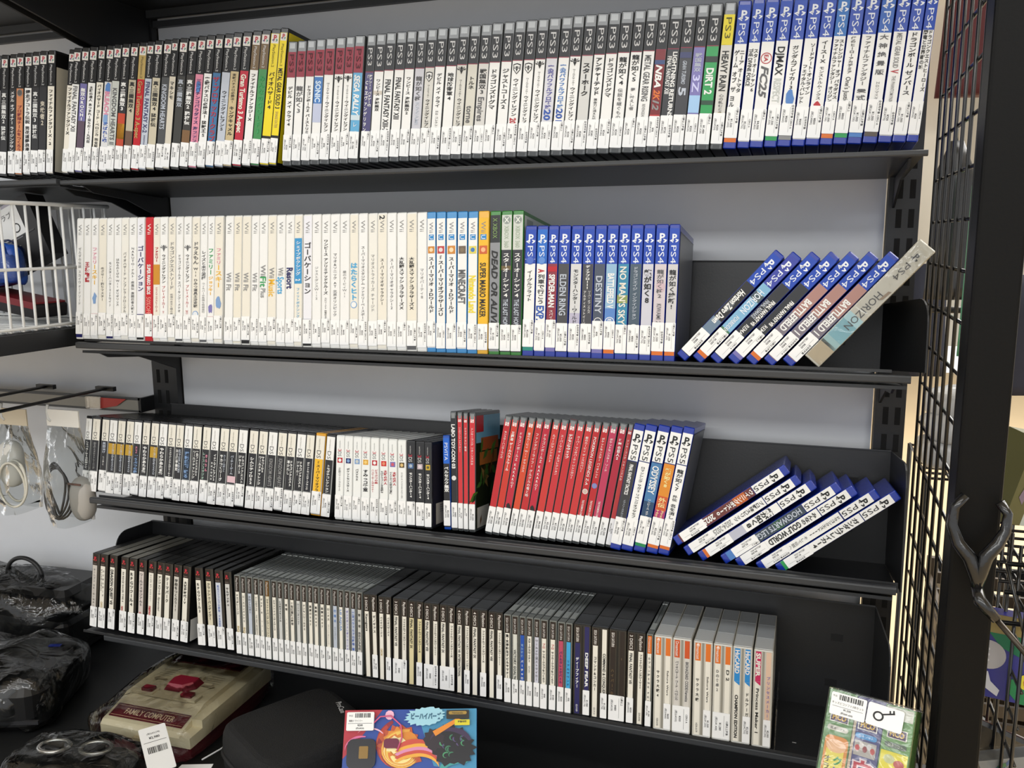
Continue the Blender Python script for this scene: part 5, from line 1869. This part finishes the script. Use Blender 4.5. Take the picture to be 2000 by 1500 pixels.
P = [(math.copysign(abs(math.cos(2 * math.pi * i / 60)) ** .32, math.cos(2 * math.pi * i / 60)) * CW / 2 * 1.0, math.copysign(abs(math.sin(2 * math.pi * i / 60)) ** .32, math.sin(2 * math.pi * i / 60)) * CD_ / 2 * 1.0, .032) for i in range(60)]
mb.tube(P, .0034, M('#1a1a1b', .5), 6, True)
mb.build('zip', r)
mb = MB()
mb.T = Matrix.Translation((.006, .066, .0748)) @ Matrix.Rotation(math.radians(-16), 4, 'Z') @ Matrix.Rotation(-math.pi / 2, 4, 'X')
mb.text_flat('ProCase', 0, 0, .032, .0085, 0, M('#b8b8b8', .4), .02)
mb.build('logo_print', r)
mb = MB()
mb.tube([(-.088, -.040, .032), (-.098, -.05, .040), (-.106, -.046, .030), (-.104, -.050, .018)], .0026, M('#0c0c0d', .3), 8)
mb.build('zip_pull', r)
mb = MB()
mb.tube([(-.104, -.050, .020), (-.106, -.075, .012), (-.098, -.105, .012)], .0012, M('#c8c8c8', .3), 6)
mb.T = Matrix.Translation((-.078, -.128, .010)) @ Matrix.Rotation(math.radians(58), 4, 'Z') @ Matrix.Rotation(math.radians(12), 4, 'X')
mb.add([(-.036, -.014, 0), (.020, -.020, 0), (.028, .014, 0), (-.016, .018, 0), (-.036, -.014, .0008), (.020, -.020, .0008), (.028, .014, .0008), (-.016, .018, .0008)],
       [(3, 2, 1, 0), (4, 5, 6, 7), (0, 1, 5, 4), (1, 2, 6, 5), (2, 3, 7, 6), (3, 0, 4, 7)], M('#ececea', .5))
mb.build('hang_tag', r)

# ---------------- colourful game box
r = empty('game_box', (.318, -.165, DZ + .0215), (0, 0, math.radians(19.7)), label='blue game box with orange flames and a white price label, front of the deck', category='game box')
TB = Matrix.Rotation(math.radians(-34), 4, 'X')
GW, GH, GD = .176, .130, .036
mb = MB()
mb.T = TB
mb.box(-GW / 2, GW / 2, 0, GD, 0, GH, M('#22408a', .35))
mb.build('carton', r)
mb = MB()
mb.T = TB
e = .0004
mb.plate(-GW / 2, GW / 2, 0, GH, -e, PM('#23489c'))
X0 = -GW / 2
mb.poly([(X0, GH), (X0 + .05, GH), (X0 + .01, GH - .05), (X0, GH - .06)], -2 * e, PM('#b02a3a'))
mb.poly([(X0 + .095, GH), (X0 + GW, GH), (X0 + GW, GH - .08), (X0 + .12, GH - .07)], -2 * e, PM('#3f8fb8'))
rr = random.Random(12)


def flame(cx, cz, s, c, lay, n=14, ang=0.0, el=1.0):
    P = []
    for i in range(n):
        t = 2 * math.pi * i / n
        k = s * (1.0 if i % 2 else .87) * (.9 + .2 * rr.random())
        a, b = k * math.cos(t) * el, k * math.sin(t)
        P.append((cx + a * math.cos(ang) - b * math.sin(ang), cz + a * math.sin(ang) + b * math.cos(ang)))
    mb.poly(P, -lay * e, PM(c))


zz = GH - .048
def swirl(cx, cz, r0, a0, a1, w0, c, lay, el=1.0, n=16):
    # a tapering curved lick
    L_, R_ = [], []
    for i in range(n + 1):
        t = i / n
        a = a0 + (a1 - a0) * t
        rad = r0 * (1 - .35 * t)
        wd = w0 * (1 - t) ** .8 * (.35 + .65 * min(1, t * 4))
        L_.append((cx + (rad + wd) * math.cos(a) * el, cz + (rad + wd) * math.sin(a)))
        R_.append((cx + (rad - wd) * math.cos(a) * el, cz + (rad - wd) * math.sin(a)))
    for i in range(n):
        mb.add([(p[0], -lay * e, p[1]) for p in (L_[i], L_[i + 1], R_[i + 1], R_[i])], [(3, 2, 1, 0)], PM(c))


for q in range(7):
    swirl(X0 + .080, zz + .002, .034 - .0012 * q, 2.0 + q * .25, 4.6 + q * .28, .0055, ('#8a2430', '#b03a2a', '#c8502a')[q % 3], 3 + q * .3, 1.1)
flame(X0 + .076, zz + .002, .026, '#b8502a', 6, 30, -.4, 1.2)
flame(X0 + .078, zz + .003, .022, '#d8862a', 7, 26, -.4, 1.25)
for q in range(8):
    swirl(X0 + .082, zz - .004, .026 - .0016 * q, 1.4 + q * .3, 5.6, .0042, ('#e0a03a', '#e8c25a', '#d8782a', '#f0dc90')[q % 4], 8 + q * .3, 1.25)
flame(X0 + .070, zz + .004, .011, '#f0e2a8', 11, 18, 0, 1.4)
for q in range(5):
    swirl(X0 + .104, zz - .030 + q * .004, .026, 2.6, .4, .0040, ('#e8a83a', '#c84a3a', '#d88ab0')[q % 3], 11.5 + q * .2, 1.5)
flame(X0 + .143, zz + .002, .024, '#17161c', 13, 34, -.2, 1.4)
flame(X0 + .120, zz + .010, .014, '#2a2028', 13.5, 22)
swirl(X0 + .135, zz + .004, .022, .2, 2.8, .004, '#3a2a4a', 14, 1.5)
for k in range(12):
    swirl(X0 + .132 + rr.random() * .030, zz - .012 + rr.random() * .024, .004, rr.random() * 3, 3 + rr.random() * 3, .0011, ('#3a7a5a', '#4a9a6a', '#5a4a7a')[k % 3], 15, 1.2, 8)
swirl(X0 + .150, zz - .034, .020, 1.0, 3.6, .006, '#3f9a98', 12.8, 1.4)
swirl(X0 + .020, zz - .004, .020, 1.2, 3.0, .0018, '#d86a9a', 9, 1.3)
swirl(X0 + .030, zz + .012, .016, 0.4, 2.4, .0012, '#e8b8d0', 9, 1.5)
mb.poly([(X0 + .118, zz + .020), (X0 + .150, zz + .036), (X0 + .156, zz + .034), (X0 + .122, zz + .014)], -16 * e, PM('#e08a2a'))
mb.disc(X0 + .060, GH - .007, .006, .006, -9 * e, PM('#f0b8d0'), 10)
mb.tube([(X0 + .034, -17 * e, GH - .022), (X0 + .048, -17 * e, GH - .009), (X0 + .062, -17 * e, GH - .008), (X0 + .076, -17 * e, GH - .020), (X0 + .078, -17 * e, GH - .034), (X0 + .072, -17 * e, GH - .052)], .0011, PM('#d8648a'), 6)
mb.rbox(X0 + .006, X0 + .044, -15 * e, -9 * e, GH - .072, GH - .036, .008, PM('#1d1c22'), 3, 'y')
mb.rbox(X0 + .022, X0 + .034, -17 * e, -11 * e, GH - .060, GH - .045, .001, PM('#8a6a2a'), 2, 'y')
mb.rbox(X0 + .054, X0 + .074, -17 * e, -10 * e, GH - .048, GH - .036, .004, PM('#6a1a3a'), 3, 'y')
flame(X0 + .108, GH - .009, .012, '#9fd0e0', 16, 40, .1, 2.3)
mb.text_flat('ビーハイパーズ', X0 + .109, GH - .009, .040, .0085, -18 * e, INK('#1a5a78'), .04)
mb.rbox(X0 + .136, X0 + .166, -17 * e, -9 * e, GH - .013, GH - .002, .001, PM('#2a2418'), 2, 'y')
mb.rbox(X0 + .139, X0 + .163, -18 * e, -10 * e, GH - .0075, GH - .0035, .0018, PM('#a8883a'), 2, 'y')
mb.text_flat('Nintendo', X0 + .151, GH - .0055, .018, .0026, -19 * e, INK('#2a2418'))
mb.rbox(X0 + .147, X0 + .167, -17 * e, -9 * e, GH - .021, GH - .014, .0005, PM('#d8cc2a'), 2, 'y')
mb.text_flat('対象年齢', X0 + .157, GH - .0165, .014, .0028, -18 * e, INK('#2a2418'), .02)
mb.build('front_art', r)
mb = MB()
mb.T = TB
mb.rbox(X0 + .004, X0 + .040, -.0088, -.0012, GH - .026, GH - .003, .0015, M('#ececea', .35), 3, 'y')
barcode(mb, X0 + .015, X0 + .036, GH - .010, GH - .0045, -.0091, 9)
mb.text_flat('中古', X0 + .0095, GH - .0075, .006, .0025, -.0091, INK('#2a2a2c'))
mb.text_flat('機動ドライバー', X0 + .016, GH - .0138, .018, .0026, -.0091, INK('#1d1d20'))
mb.plate(X0 + .006, X0 + .038, GH - .0172, GH - .0168, -.0091, INK('#1d1d20'))
mb.text_flat('¥200', X0 + .022, GH - .0193, .012, .0026, -.0091, INK('#1d1d20'), .02)
mb.text_flat('(税込¥220)', X0 + .022, GH - .0232, .020, .0026, -.0091, INK('#1d1d20'), .02)
mb.build('price_label', r)

# ---------------- three shrink-wrapped software boxes
r = empty('software_box_set', (.8123 - .039, -.194 - .1365, -.5780), (math.radians(-27), 0, math.radians(-16)), label='three shrink-wrapped children software boxes with a key tag, before the mesh', category='software set')
BW, BH, BD = .0262, .3125, .045
specs = [('#4f7f3a', 0, 'green'), ('#2c2a6a', 1, 'navy'), ('#5a8a42', 2, 'yellow')]
for (c, k, nm) in specs:
    mb = MB()
    x0 = k * (BW + .0006)
    x1 = x0 + BW
    mb.box(x0, x1, 0, BD, 0.001, BH, M(c, .35))
    y = -.0005
    W_ = BW
    cx = (x0 + x1) / 2
    # publisher plate
    mb.plate(cx - .009, cx + .009, BH - .030, BH - .0205, y, INK('#d8d4c8'))
    mb.plate(cx - .008, cx + .008, BH - .0292, BH - .0213, y - .0002, INK('#3a1a4a'))
    mb.text_flat('PICO', cx, BH - .0252, .013, .0055, y - .0004, INK('#d8b03a'), .03)
    mb.rbox(cx - .010, cx + .010, y - .0003, y, BH - .0385, BH - .0335, .0024, INK(('#c8c4b8', '#3a8ac0', '#4a5a48')[k]), 3, 'y')
    mb.text_flat('絵本ソフト', cx, BH - .036, .016, .0026, y - .0006, INK(('#3a3a3a', '#d8e4f0', '#c8c8b8')[k]))
    if k == 0:
        mb.rbox(x0 + .003, x1 - .001, y - .0003, y, .004, BH - .043, .005, INK('#d08a3a'), 3, 'y')
        mb.plate(x0 + .0055, x1 - .004, .004, BH - .056, y - .0005, INK('#d8cc5a'))
        mb.disc(cx + .001, BH - .0525, .0095, .0062, y - .0006, INK('#d8b088'), 22)
        cols = ['#2f8a4a', '#4a5ab0', '#5a5ab0', '#d0823a', '#7ab03a', '#d0608a', '#c8342a', '#2f8a4a']
        z = BH - .061
        for q, ch in enumerate('クレヨンしんちゃ'):
            mb.text_vert(ch, cx + .0045, z, z - .0098, .0092, y - .0008, INK(cols[q]), .04)
            z -= .0100
        mb.text_vert('オラといっしょにあそぼう', cx - .0052, BH - .062, BH - .150, .0066, y - .0008, INK('#2a2a22'), .01)
    elif k == 1:
        mb.plate(x0, x0 + .0025, .002, BH - .004, y, INK('#b8a890'))
        mb.plate(cx - .0095, cx + .0105, BH - .0545, BH - .0405, y - .0002, INK('#a8a49c'))
        for q in range(5):
            mb.disc(cx - .0065 + q * .0035, BH - .0475 + (q % 2) * .003, .0022, .0030, y - .0004, INK(('#b84a4a', '#d8d4cc', '#8a3a3a', '#c8c8c4', '#b0463e')[q]), 10)
        z = BH - .057
        for ch in 'ウルトラヒーロー':
            mb.text_vert(ch, cx + .0006, z, z - .0178, .0205, y - .0004, INK('#d8c8cc'), .11)
            mb.text_vert(ch, cx + .0006, z, z - .0178, .0205, y - .0007, INK('#b02a3a'), .035)
            z -= .0178
    else:
        mb.plate(x0 + .001, x1 - .001, .004, BH - .042, y, INK('#d8cc2a'))
        mb.plate(x0 + .001, x1 - .001, BH - .012, BH - .001, y, INK('#c8c8bc'))
        mb.disc(cx - .004, BH - .049, .005, .0042, y - .0003, INK('#b8bc8a'), 12)
        mb.disc(cx + .005, BH - .052, .0048, .0038, y - .0004, INK('#b0463e'), 12)
        mb.text_vert('ひらけ!ポンキ', cx + .0055, BH - .058, BH - .135, .0095, y - .0006, INK('#b0262a'), .04)
        mb.text_vert('パーティをひらこう', cx - .0060, BH - .058, BH - .150, .0088, y - .0006, INK('#b0262a'), .04)
    mb.build('software_box', r, label=nm + ' box of the shrink-wrapped set')
mb = MB()
w3 = 3 * BW + .0012
mb.rbox(-.0012, w3 + .0012, -.0022, BD + .001, .0008, BH + .002, .002, FILM, 2, 'z', .001)
mb.build('shrink_wrap', r)
mb = MB()
mb.rbox(.003, .0365, -.0038, -.0028, BH - .0235, BH - .002, .0015, M('#ececea', .35), 3, 'y')
y = -.0040
barcode(mb, .0105, .0335, BH - .0085, BH - .0035, y, 3)
mb.text_flat('中古', .0065, BH - .0055, .004, .002, y, INK('#2a2a2c'))
mb.text_flat('キッズピコソフト3本セット', .0195, BH - .0118, .030, .0026, y, INK('#1d1d20'))
mb.plate(.005, .034, BH - .0152, BH - .0149, y, INK('#1d1d20'))
mb.text_flat('¥1,500', .0195, BH - .0172, .014, .0023, y, INK('#1d1d20'), .02)
mb.text_flat('(税込¥1,650)', .0195, BH - .0208, .024, .0024, y, INK('#1d1d20'), .02)
mb.build('price_label', r)
mb = MB()
mb.T = Matrix.Translation((.0545, 0, BH - .012)) @ Matrix.Rotation(math.radians(2), 4, 'Y')
mb.rbox(-.0165, .0165, -.0050, -.0038, -.0115, .0095, .002, M('#ececea', .35), 3, 'y')
mb.disc(-.006, -.0015, .0050, .0046, -.0053, INK('#141414'), 22, .66)
mb.poly([(-.0020, .0005), (.0085, .0042), (.0080, .0056), (-.0026, .0018)], -.0053, INK('#141414'))
mb.poly([(.0035, .0032), (.0050, .0037), (.0042, .0068), (.0029, .0064)], -.0053, INK('#141414'))
mb.poly([(.0066, .0042), (.0082, .0047), (.0074, .0078), (.0060, .0074)], -.0053, INK('#141414'))
mb.build('key_tag', r)

# ---------------- end frame: post, wire mesh, wrapped hook
r = empty('end_post', (.932, -.17, DZ), label='black square steel post at the front end of the wire mesh', category='post')
mb = MB()
mb.rbox(-.020, .020, -.020, .020, 0, 1.7, .003, M('#090909', .5, 0, .08, .05, 300, 0, .15), 2, 'z')
mb.build('column', r)


def mesh_panel(x, y0, y1, z0, z1, dy, dz, rad, label, lean=0.0):
    r = empty('wire_mesh_panel', (x, y0, z0), label=label, category='wire mesh', group='wire mesh panels at the end of the bay')
    wm = M('#101011', .3, 0, 0, 0, 60, .3)
    mb = MB()
    y = y0
    while y <= y1 + .001:
        mb.tube([(0, y - y0, 0), (lean, y - y0, z1 - z0)], rad, wm, 6)
        y += dy
    mb.build('upright_wires', r)
    mb = MB()
    z = z0
    while z <= z1 + .001:
        q = lean * (z - z0) / (z1 - z0)
        mb.tube([(q + rad * 1.6, 0, z - z0), (q + rad * 1.6, y1 - y0, z - z0)], rad, wm, 6)
        z += dz
    mb.build('cross_wires', r)
    return r


mesh_panel(.922, -.145, .205, -.58, 1.05, .0500, .0535, .0022, 'black wire mesh panel closing the end of the bay')
mesh_panel(.990, -.145, .32, -.58, -.16, .040, .0400, .0019, 'finer black wire mesh panel behind the lower part of the first')
mb = MB()
gl = M('#101011', .22, 0, 0, .4, 90, .3)
mb.tube([(.918, -.205, -.084), (.910, -.207, -.095), (.9085, -.208, -.112), (.914, -.212, -.128), (.924, -.215, -.140), (.9305, -.215, -.158), (.932, -.214, -.172)], [.0045, .0042, .0050, .0062, .0068, .0058, .004], gl, 10)
mb.tube([(.9465, -.205, -.088), (.9535, -.207, -.098), (.9525, -.208, -.114), (.946, -.212, -.126), (.937, -.215, -.138), (.934, -.215, -.156), (.932, -.214, -.172)], [.0045, .0042, .0050, .0062, .0068, .0058, .004], gl, 10)
mb.tube([(.932, -.214, -.168), (.934, -.222, -.178), (.948, -.228, -.192)], [.005, .006, .0045], gl, 10)
mb.tube([(.948, -.228, -.192), (.972, -.236, -.218), (.9745, -.236, -.224)], [.0028, .0028, .0045], M('#3a332a', .3, .6), 8)
mb.build('forked_hook', None, label='black forked hook wrapped in shiny plastic on the square post', category='hook')

# ---------------- goods on the neighbouring end rack, right of the post
r = empty('wire_rack', (.975, -.02, -.25), label='black wire rack shelf beyond the square post', category='rack', group='wire racks beyond the post')
mb = MB()
wm = M('#141415', .3, 0, 0, 0, 60, .3)
for k in range(10):
    mb.tube([(0, k * .03 - .10, .045), (.30, k * .03 - .10, .045)], .0018, wm, 6)
for k in range(6):
    mb.tube([(.02 + k * .05, -.10, .043), (.02 + k * .05, .17, .043)], .0020, wm, 6)
mb.build('rack_floor', r)
mb = MB()
for z in (.075, .045, .012):
    mb.tube([(0, -.10, z), (.30, -.10, z)], .0024, wm, 6)
mb.tube([(.0, -.10, .075), (.024, -.11, -.012), (.034, -.10, .05)], .0020, wm, 6)
mb.tube([(.07, -.10, .075), (.09, -.11, -.012), (.10, -.10, .05)], .0020, wm, 6)
mb.build('rack_rails', r)
mb = MB()
mb.T = Matrix.Translation((.965, -.08, -.245)) @ Matrix.Rotation(math.radians(-12), 4, 'Z') @ Matrix.Rotation(math.radians(-8), 4, 'X')
mb.box(-.005, .17, 0, .03, -.09, .0, M('#2a2a78', .35))
y = -.0006
mb.plate(-.005, .17, -.020, 0, y, PM('#8a7a4a'))
mb.poly([(.008, -.020), (.17, -.020), (.17, -.052), (.05, -.046), (.02, -.034)], y * 1.4, PM('#1f6a48'))
mb.poly([(.03, -.066), (.06, -.060), (.17, -.066), (.17, -.09), (.04, -.09), (.028, -.078)], y * 1.5, PM('#2a7a4a'))
mb.disc(.009, -.044, .0165, .0155, y * 2, PM('#a8a4a4'), 26)
for a in range(9):
    mb.disc(.001 + (a % 3) * .004, -.050 + (a // 3) * .006, .0014, .0014, y * 2.4, PM('#c8c6c6'), 8)
mb.poly([(.004, -.064), (.010, -.062), (.013, -.072), (.022, -.080), (.020, -.087), (.008, -.080), (.004, -.074)], y * 2, PM('#c4c4c8'))
mb.disc(.045, -.066, .007, .008, y * 2.2, PM('#d8c83a'), 16)
mb.disc(.050, -.066, .007, .0085, y * 2.6, PM('#b0583a'), 16)
mb.text_flat('Golf', .055, -.010, .03, .010, y * 2, INK('#e0dcd0'), .03)
mb.build('golf_game_box', None, label='navy and green box with a golf ball picture beyond the square post', category='game box')
mb = MB()
mb.T = Matrix.Translation((.987, -.03, -.160)) @ Matrix.Rotation(math.radians(14), 4, 'Y') @ Matrix.Rotation(math.radians(30), 4, 'Z')
mb.box(0, .022, 0, .04, 0, .100, M('#5c5a34', .45))
mb.box(.022, .085, .0, .04, 0, .100, M('#b8c0b8', .4))
mb.disc(.008, .088, .0065, .0065, -.0006, INK('#141410'), 16)
mb.text_flat('97', .008, .088, .008, .006, -.001, INK('#c8c8b8'), .02)
mb.poly([(.011, .05), (.017, .040), (.014, .024), (.007, .032)], -.0005, INK('#7a6a7a'))
mb.disc(.045, .045, .014, .012, -.0006, INK('#b83a3a'), 18, .7)
mb.box(.022, .085, -.0006, .04, .0995, .103, M('#d8a42a', .4))
mb.build('boxed_software', None, label='olive and white box with a round 97 badge beyond the post', category='box')
mb = MB()
mb.T = Matrix.Translation((1.000, -.10, -.168)) @ Matrix.Rotation(math.radians(10), 4, 'Y')
mb.rbox(0, .04, 0, .006, 0, .030, .002, M('#1a1b1c', .3), 2, 'y')
mb.plate(.005, .035, .008, .025, -.0004, PM('#6aa03a'))
mb.plate(.010, .030, .011, .022, -.0006, PM('#b8c83a'))
mb.plate(.014, .022, .011, .018, -.0008, PM('#c8582a'))
mb.text_flat('DS', .014, .004, .012, .005, -.0006, INK('#d8d8d8'), .02)
mb.build('game_cartridge', None, label='black cartridge with a green label leaning on the wire rack', category='cartridge')
mb = MB()
for k, (dx, dz, c) in enumerate(((0, 0, '#b4b4b4'), (.004, .018, '#9a9a9c'), (-.003, .034, '#bcbcbc'))):
    lump(mb, (1.012 + dx, .085, -.145 + dz), (.10, .09, .018), .2 * k, M(c, .3, 0, .2, .3, 40), .003, 30, .5, 28, 12, k)
mb.build('wrapped_stack', None, label='stack of grey plastic-wrapped goods behind the square post', category='packets')
mb = MB()
mb.T = Matrix.Translation((.975, -.06, -.385)) @ Matrix.Rotation(math.radians(20), 4, 'Y') @ Matrix.Rotation(math.radians(-55), 4, 'X')
mb.box(0, .14, 0, .09, 0, .006, M('#20252a', .25))
mb.box(.0, .14, -.0005, .09, .0062, .0068, M('#5a3a34', .3))
mb.box(.0, .14, .02, .05, .0069, .0072, M('#8a4a3a', .3))
mb.box(.0, .10, .055, .085, .0069, .0072, M('#3a6a8a', .3))
mb.box(.035, .095, -.0005, .022, .0074, .0080, M('#d0d0ce', .35))
mb.build('flat_game_case', None, label='flat picture game case with a white label leaning below the golf box', category='game case')
mb = MB()
cols = ['#3a5a8a', '#b8b03a', '#a83a3a', '#c8c8c8', '#3a7a4a', '#7a5a8a', '#c87a3a']
mb.T = Matrix.Translation((.985, -.10, -.455)) @ Matrix.Rotation(math.radians(-18), 4, 'Y')
mb.box(0, .12, 0, .02, 0, .05, M('#8a8e90', .3))
rr = random.Random(8)
for q in range(46):
    a, b = rr.random() * .11, rr.random() * .042
    s, t = .004 + .010 * rr.random(), .002 + .004 * rr.random()
    mb.add([(a, -.0005 - q * 2e-5, b), (a + s, -.0005 - q * 2e-5, b + t), (a + s, -.0005 - q * 2e-5, b + t + .004), (a, -.0005 - q * 2e-5, b + .004)], [(0, 1, 2, 3)], PM(rr.choice(cols)))
mb.rbox(-.002, .122, -.003, .022, -.001, .052, .003, FILM, 2, 'y')
mb.build('card_pack', None, label='colourful card pack in clear plastic at the foot of the post', category='card pack')
mb = MB()
lump(mb, (.985, .03, -.47), (.05, .05, .09), .2, M('#6a6e70', .3, 0, .2, .3, 30), .004, 30, .6, 24, 16)
mb.add([(.977, +.002, -.465), (1.005, +.002, -.477), (1.005, +.002, -.45), (.977, +.002, -.44)], [(0, 1, 2, 3)], M('#c8c8c6', .4))
mb.disc(.995, -.457, .008, .008, .000, M('#b8622a', .4), 14)
mb.build('grey_packet', None, label='grey packet with an orange spot beside the foot of the post', category='packet')
mb = MB()
mb.T = Matrix.Translation((.982, .0, .125))
mb.rbox(0, .12, 0, .03, 0, .11, .006, M('#5a7a9a', .3), 3, 'y')
rr = random.Random(3)
for q in range(18):
    a, b = rr.random() * .10, .02 + rr.random() * .07
    s = .006 + rr.random() * .012
    mb.poly([(a, b), (a + s, b + .003), (a + s * .8, b + s), (a - s * .2, b + s * .7)], -.0006 - q * 2e-5, PM(rr.choice(['#b03038', '#b03038', '#c8c4c4', '#8a2430'])))
mb.rbox(-.001, .121, -.003, .032, -.001, .112, .006, FILM, 3, 'y')
mb.build('toy_packet', None, label='red, white and blue toy packet hanging high beyond the post', category='packet')


def garment(name, x, y, z0, z1, w_, depth, col, label, seed, group='goods hanging behind the mesh', film=False):
    r = empty(name, (x, y, z0), label=label, category='hanging goods', group=group)
    mb = MB()
    V, F = [], []
    n, m_ = 26, 12
    for j in range(m_ + 1):
        t = j / m_
        s = (.35 + .65 * min(1, (1 - t) * 5)) * (1 + .1 * (1 - t))
        for i in range(n):
            a = 2 * math.pi * i / n
            fold = 1 + .16 * math.sin(a * 5 + seed) * (1 - t * .7)
            V.append((w_ / 2 * s * math.cos(a) * fold, depth / 2 * s * math.sin(a) * fold, (z1 - z0) * t))
    for j in range(m_):
        for i in range(n):
            k = (i + 1) % n
            F.append((j * n + i, j * n + k, (j + 1) * n + k, (j + 1) * n + i))
    F.append(tuple(range(n - 1, -1, -1)))
    F.append(tuple(m_ * n + i for i in range(n)))
    mb.add(V, F, col, True)
    mb.build('cloth', r)
    mb = MB()
    h = z1 - z0
    mb.tube([(0, 0, h - .01), (0, 0, h + .02), (.012, 0, h + .035), (.02, 0, h + .022)], .002, M('#8a8a8a', .3, .7), 6)
    mb.build('hanger', r)
    return r


garment('hanging_shirt', 1.03, .62, .385, .62, .12, .05, M('#4a0f14', .7, 0, .2, .2, 30), 'dark red garment hanging high behind the wire mesh', 1)
garment('hanging_bag', 1.008, .32, -.02, .30, .050, .022, M('#4f9a72', .3, 0, .1, .2, 20), 'green packet hanging behind the mesh beside the post', 2)
garment('hanging_shirt', .985, .50, .05, .30, .055, .04, M('#1c1d20', .3, 0, .2, .3, 30), 'black plastic-covered garment hanging beside the green packet', 3)
garment('hanging_shirt', .975, .80, -.12, .20, .10, .05, M('#1f2436', .7, 0, .2, .2, 30), 'navy garment hanging low behind the wire mesh', 4)
garment('hanging_shirt', 1.10, .50, -.10, .09, .12, .05, M('#16182a', .7, 0, .2, .2, 30), 'dark navy garment hanging beyond the square post', 5)
mb = MB()
mb.box(.935, .985, .74, .75, .10, .56, M('#d8d2c4', .4))
mb.build('white_banner', None, label='white upright banner behind the wire mesh', category='banner')
mb = MB()
mb.tube([(.88, .62, .6665), (1.25, .62, .6665)], .008, M('#18181a', .3), 8)
mb.tube([(.88, .62, .664), (.88, .62, FLOOR_Z)], .010, M('#18181a', .3), 8)
mb.tube([(1.25, .62, .664), (1.25, .62, FLOOR_Z)], .010, M('#18181a', .3), 8)
mb.tube([(.88, .66, .02), (1.25, .66, .02)], .006, M('#18181a', .3), 8)
mb.build('garment_rack', None, label='black tubular rack carrying the garments behind the mesh', category='rack')
mb = MB()
for k in range(3):
    lump(mb, (.978 + .008 * k, .34, -.165 + .036 * k), (.075, .10, .042), .3 * k, M('#b8babc', .22, 0, .15, .6, 40), .006, 26, .55, 30, 14, k)
mb.build('wrapped_bundle', None, label='white plastic-wrapped bundle on the rack behind the mesh', category='packets')
r = empty('wire_rack', (.945, .25, -.20), label='black wire rack behind the mesh carrying the wrapped bundle', category='rack', group='wire racks beyond the post')
mb = MB()
for k in range(8):
    mb.tube([(.0, .03 * k, .012), (.16, .03 * k, .012)], .0020, wm, 6)
for k in range(6):
    mb.tube([(.03 * k, .0, .012), (.03 * k, .22, .012)], .0020, wm, 6)
mb.build('rack_floor', r)
mb = MB()
for xx in (0, .16):
    for yy in (0, .22):
        mb.tube([(xx, yy, .012), (xx, yy, FLOOR_Z + .20)], .004, wm, 6)
mb.build('rack_leg', r)
for k, (yy, zz) in enumerate(((.55, -.47), (.9, -.60))):
    r = empty('crate', (1.02 + .06 * k, yy, FLOOR_Z), label=('brown slatted crate standing on the floor behind the mesh' if k == 0 else 'black slatted crate behind the brown one on the floor'), category='crate')
    mb = MB()
    c = M('#3a2f22' if k == 0 else '#161617', .5)
    hh = zz - FLOOR_Z
    q = 0
    while q < hh - .02:
        for (a, b) in ((0, 0), (0, .18)):
            mb.box(0, .20, b, b + .008, q, q + .022, c)
        for a in (0, .192):
            mb.box(a, a + .008, 0, .18, q, q + .022, c)
        q += .034
    for a in (0, .186):
        for b in (-.002, .172):
            mb.box(a, a + .014, b, b + .014, 0, hh, c)
    mb.box(0, .2, 0, .18, 0, .01, c)
    mb.build('slats', r)
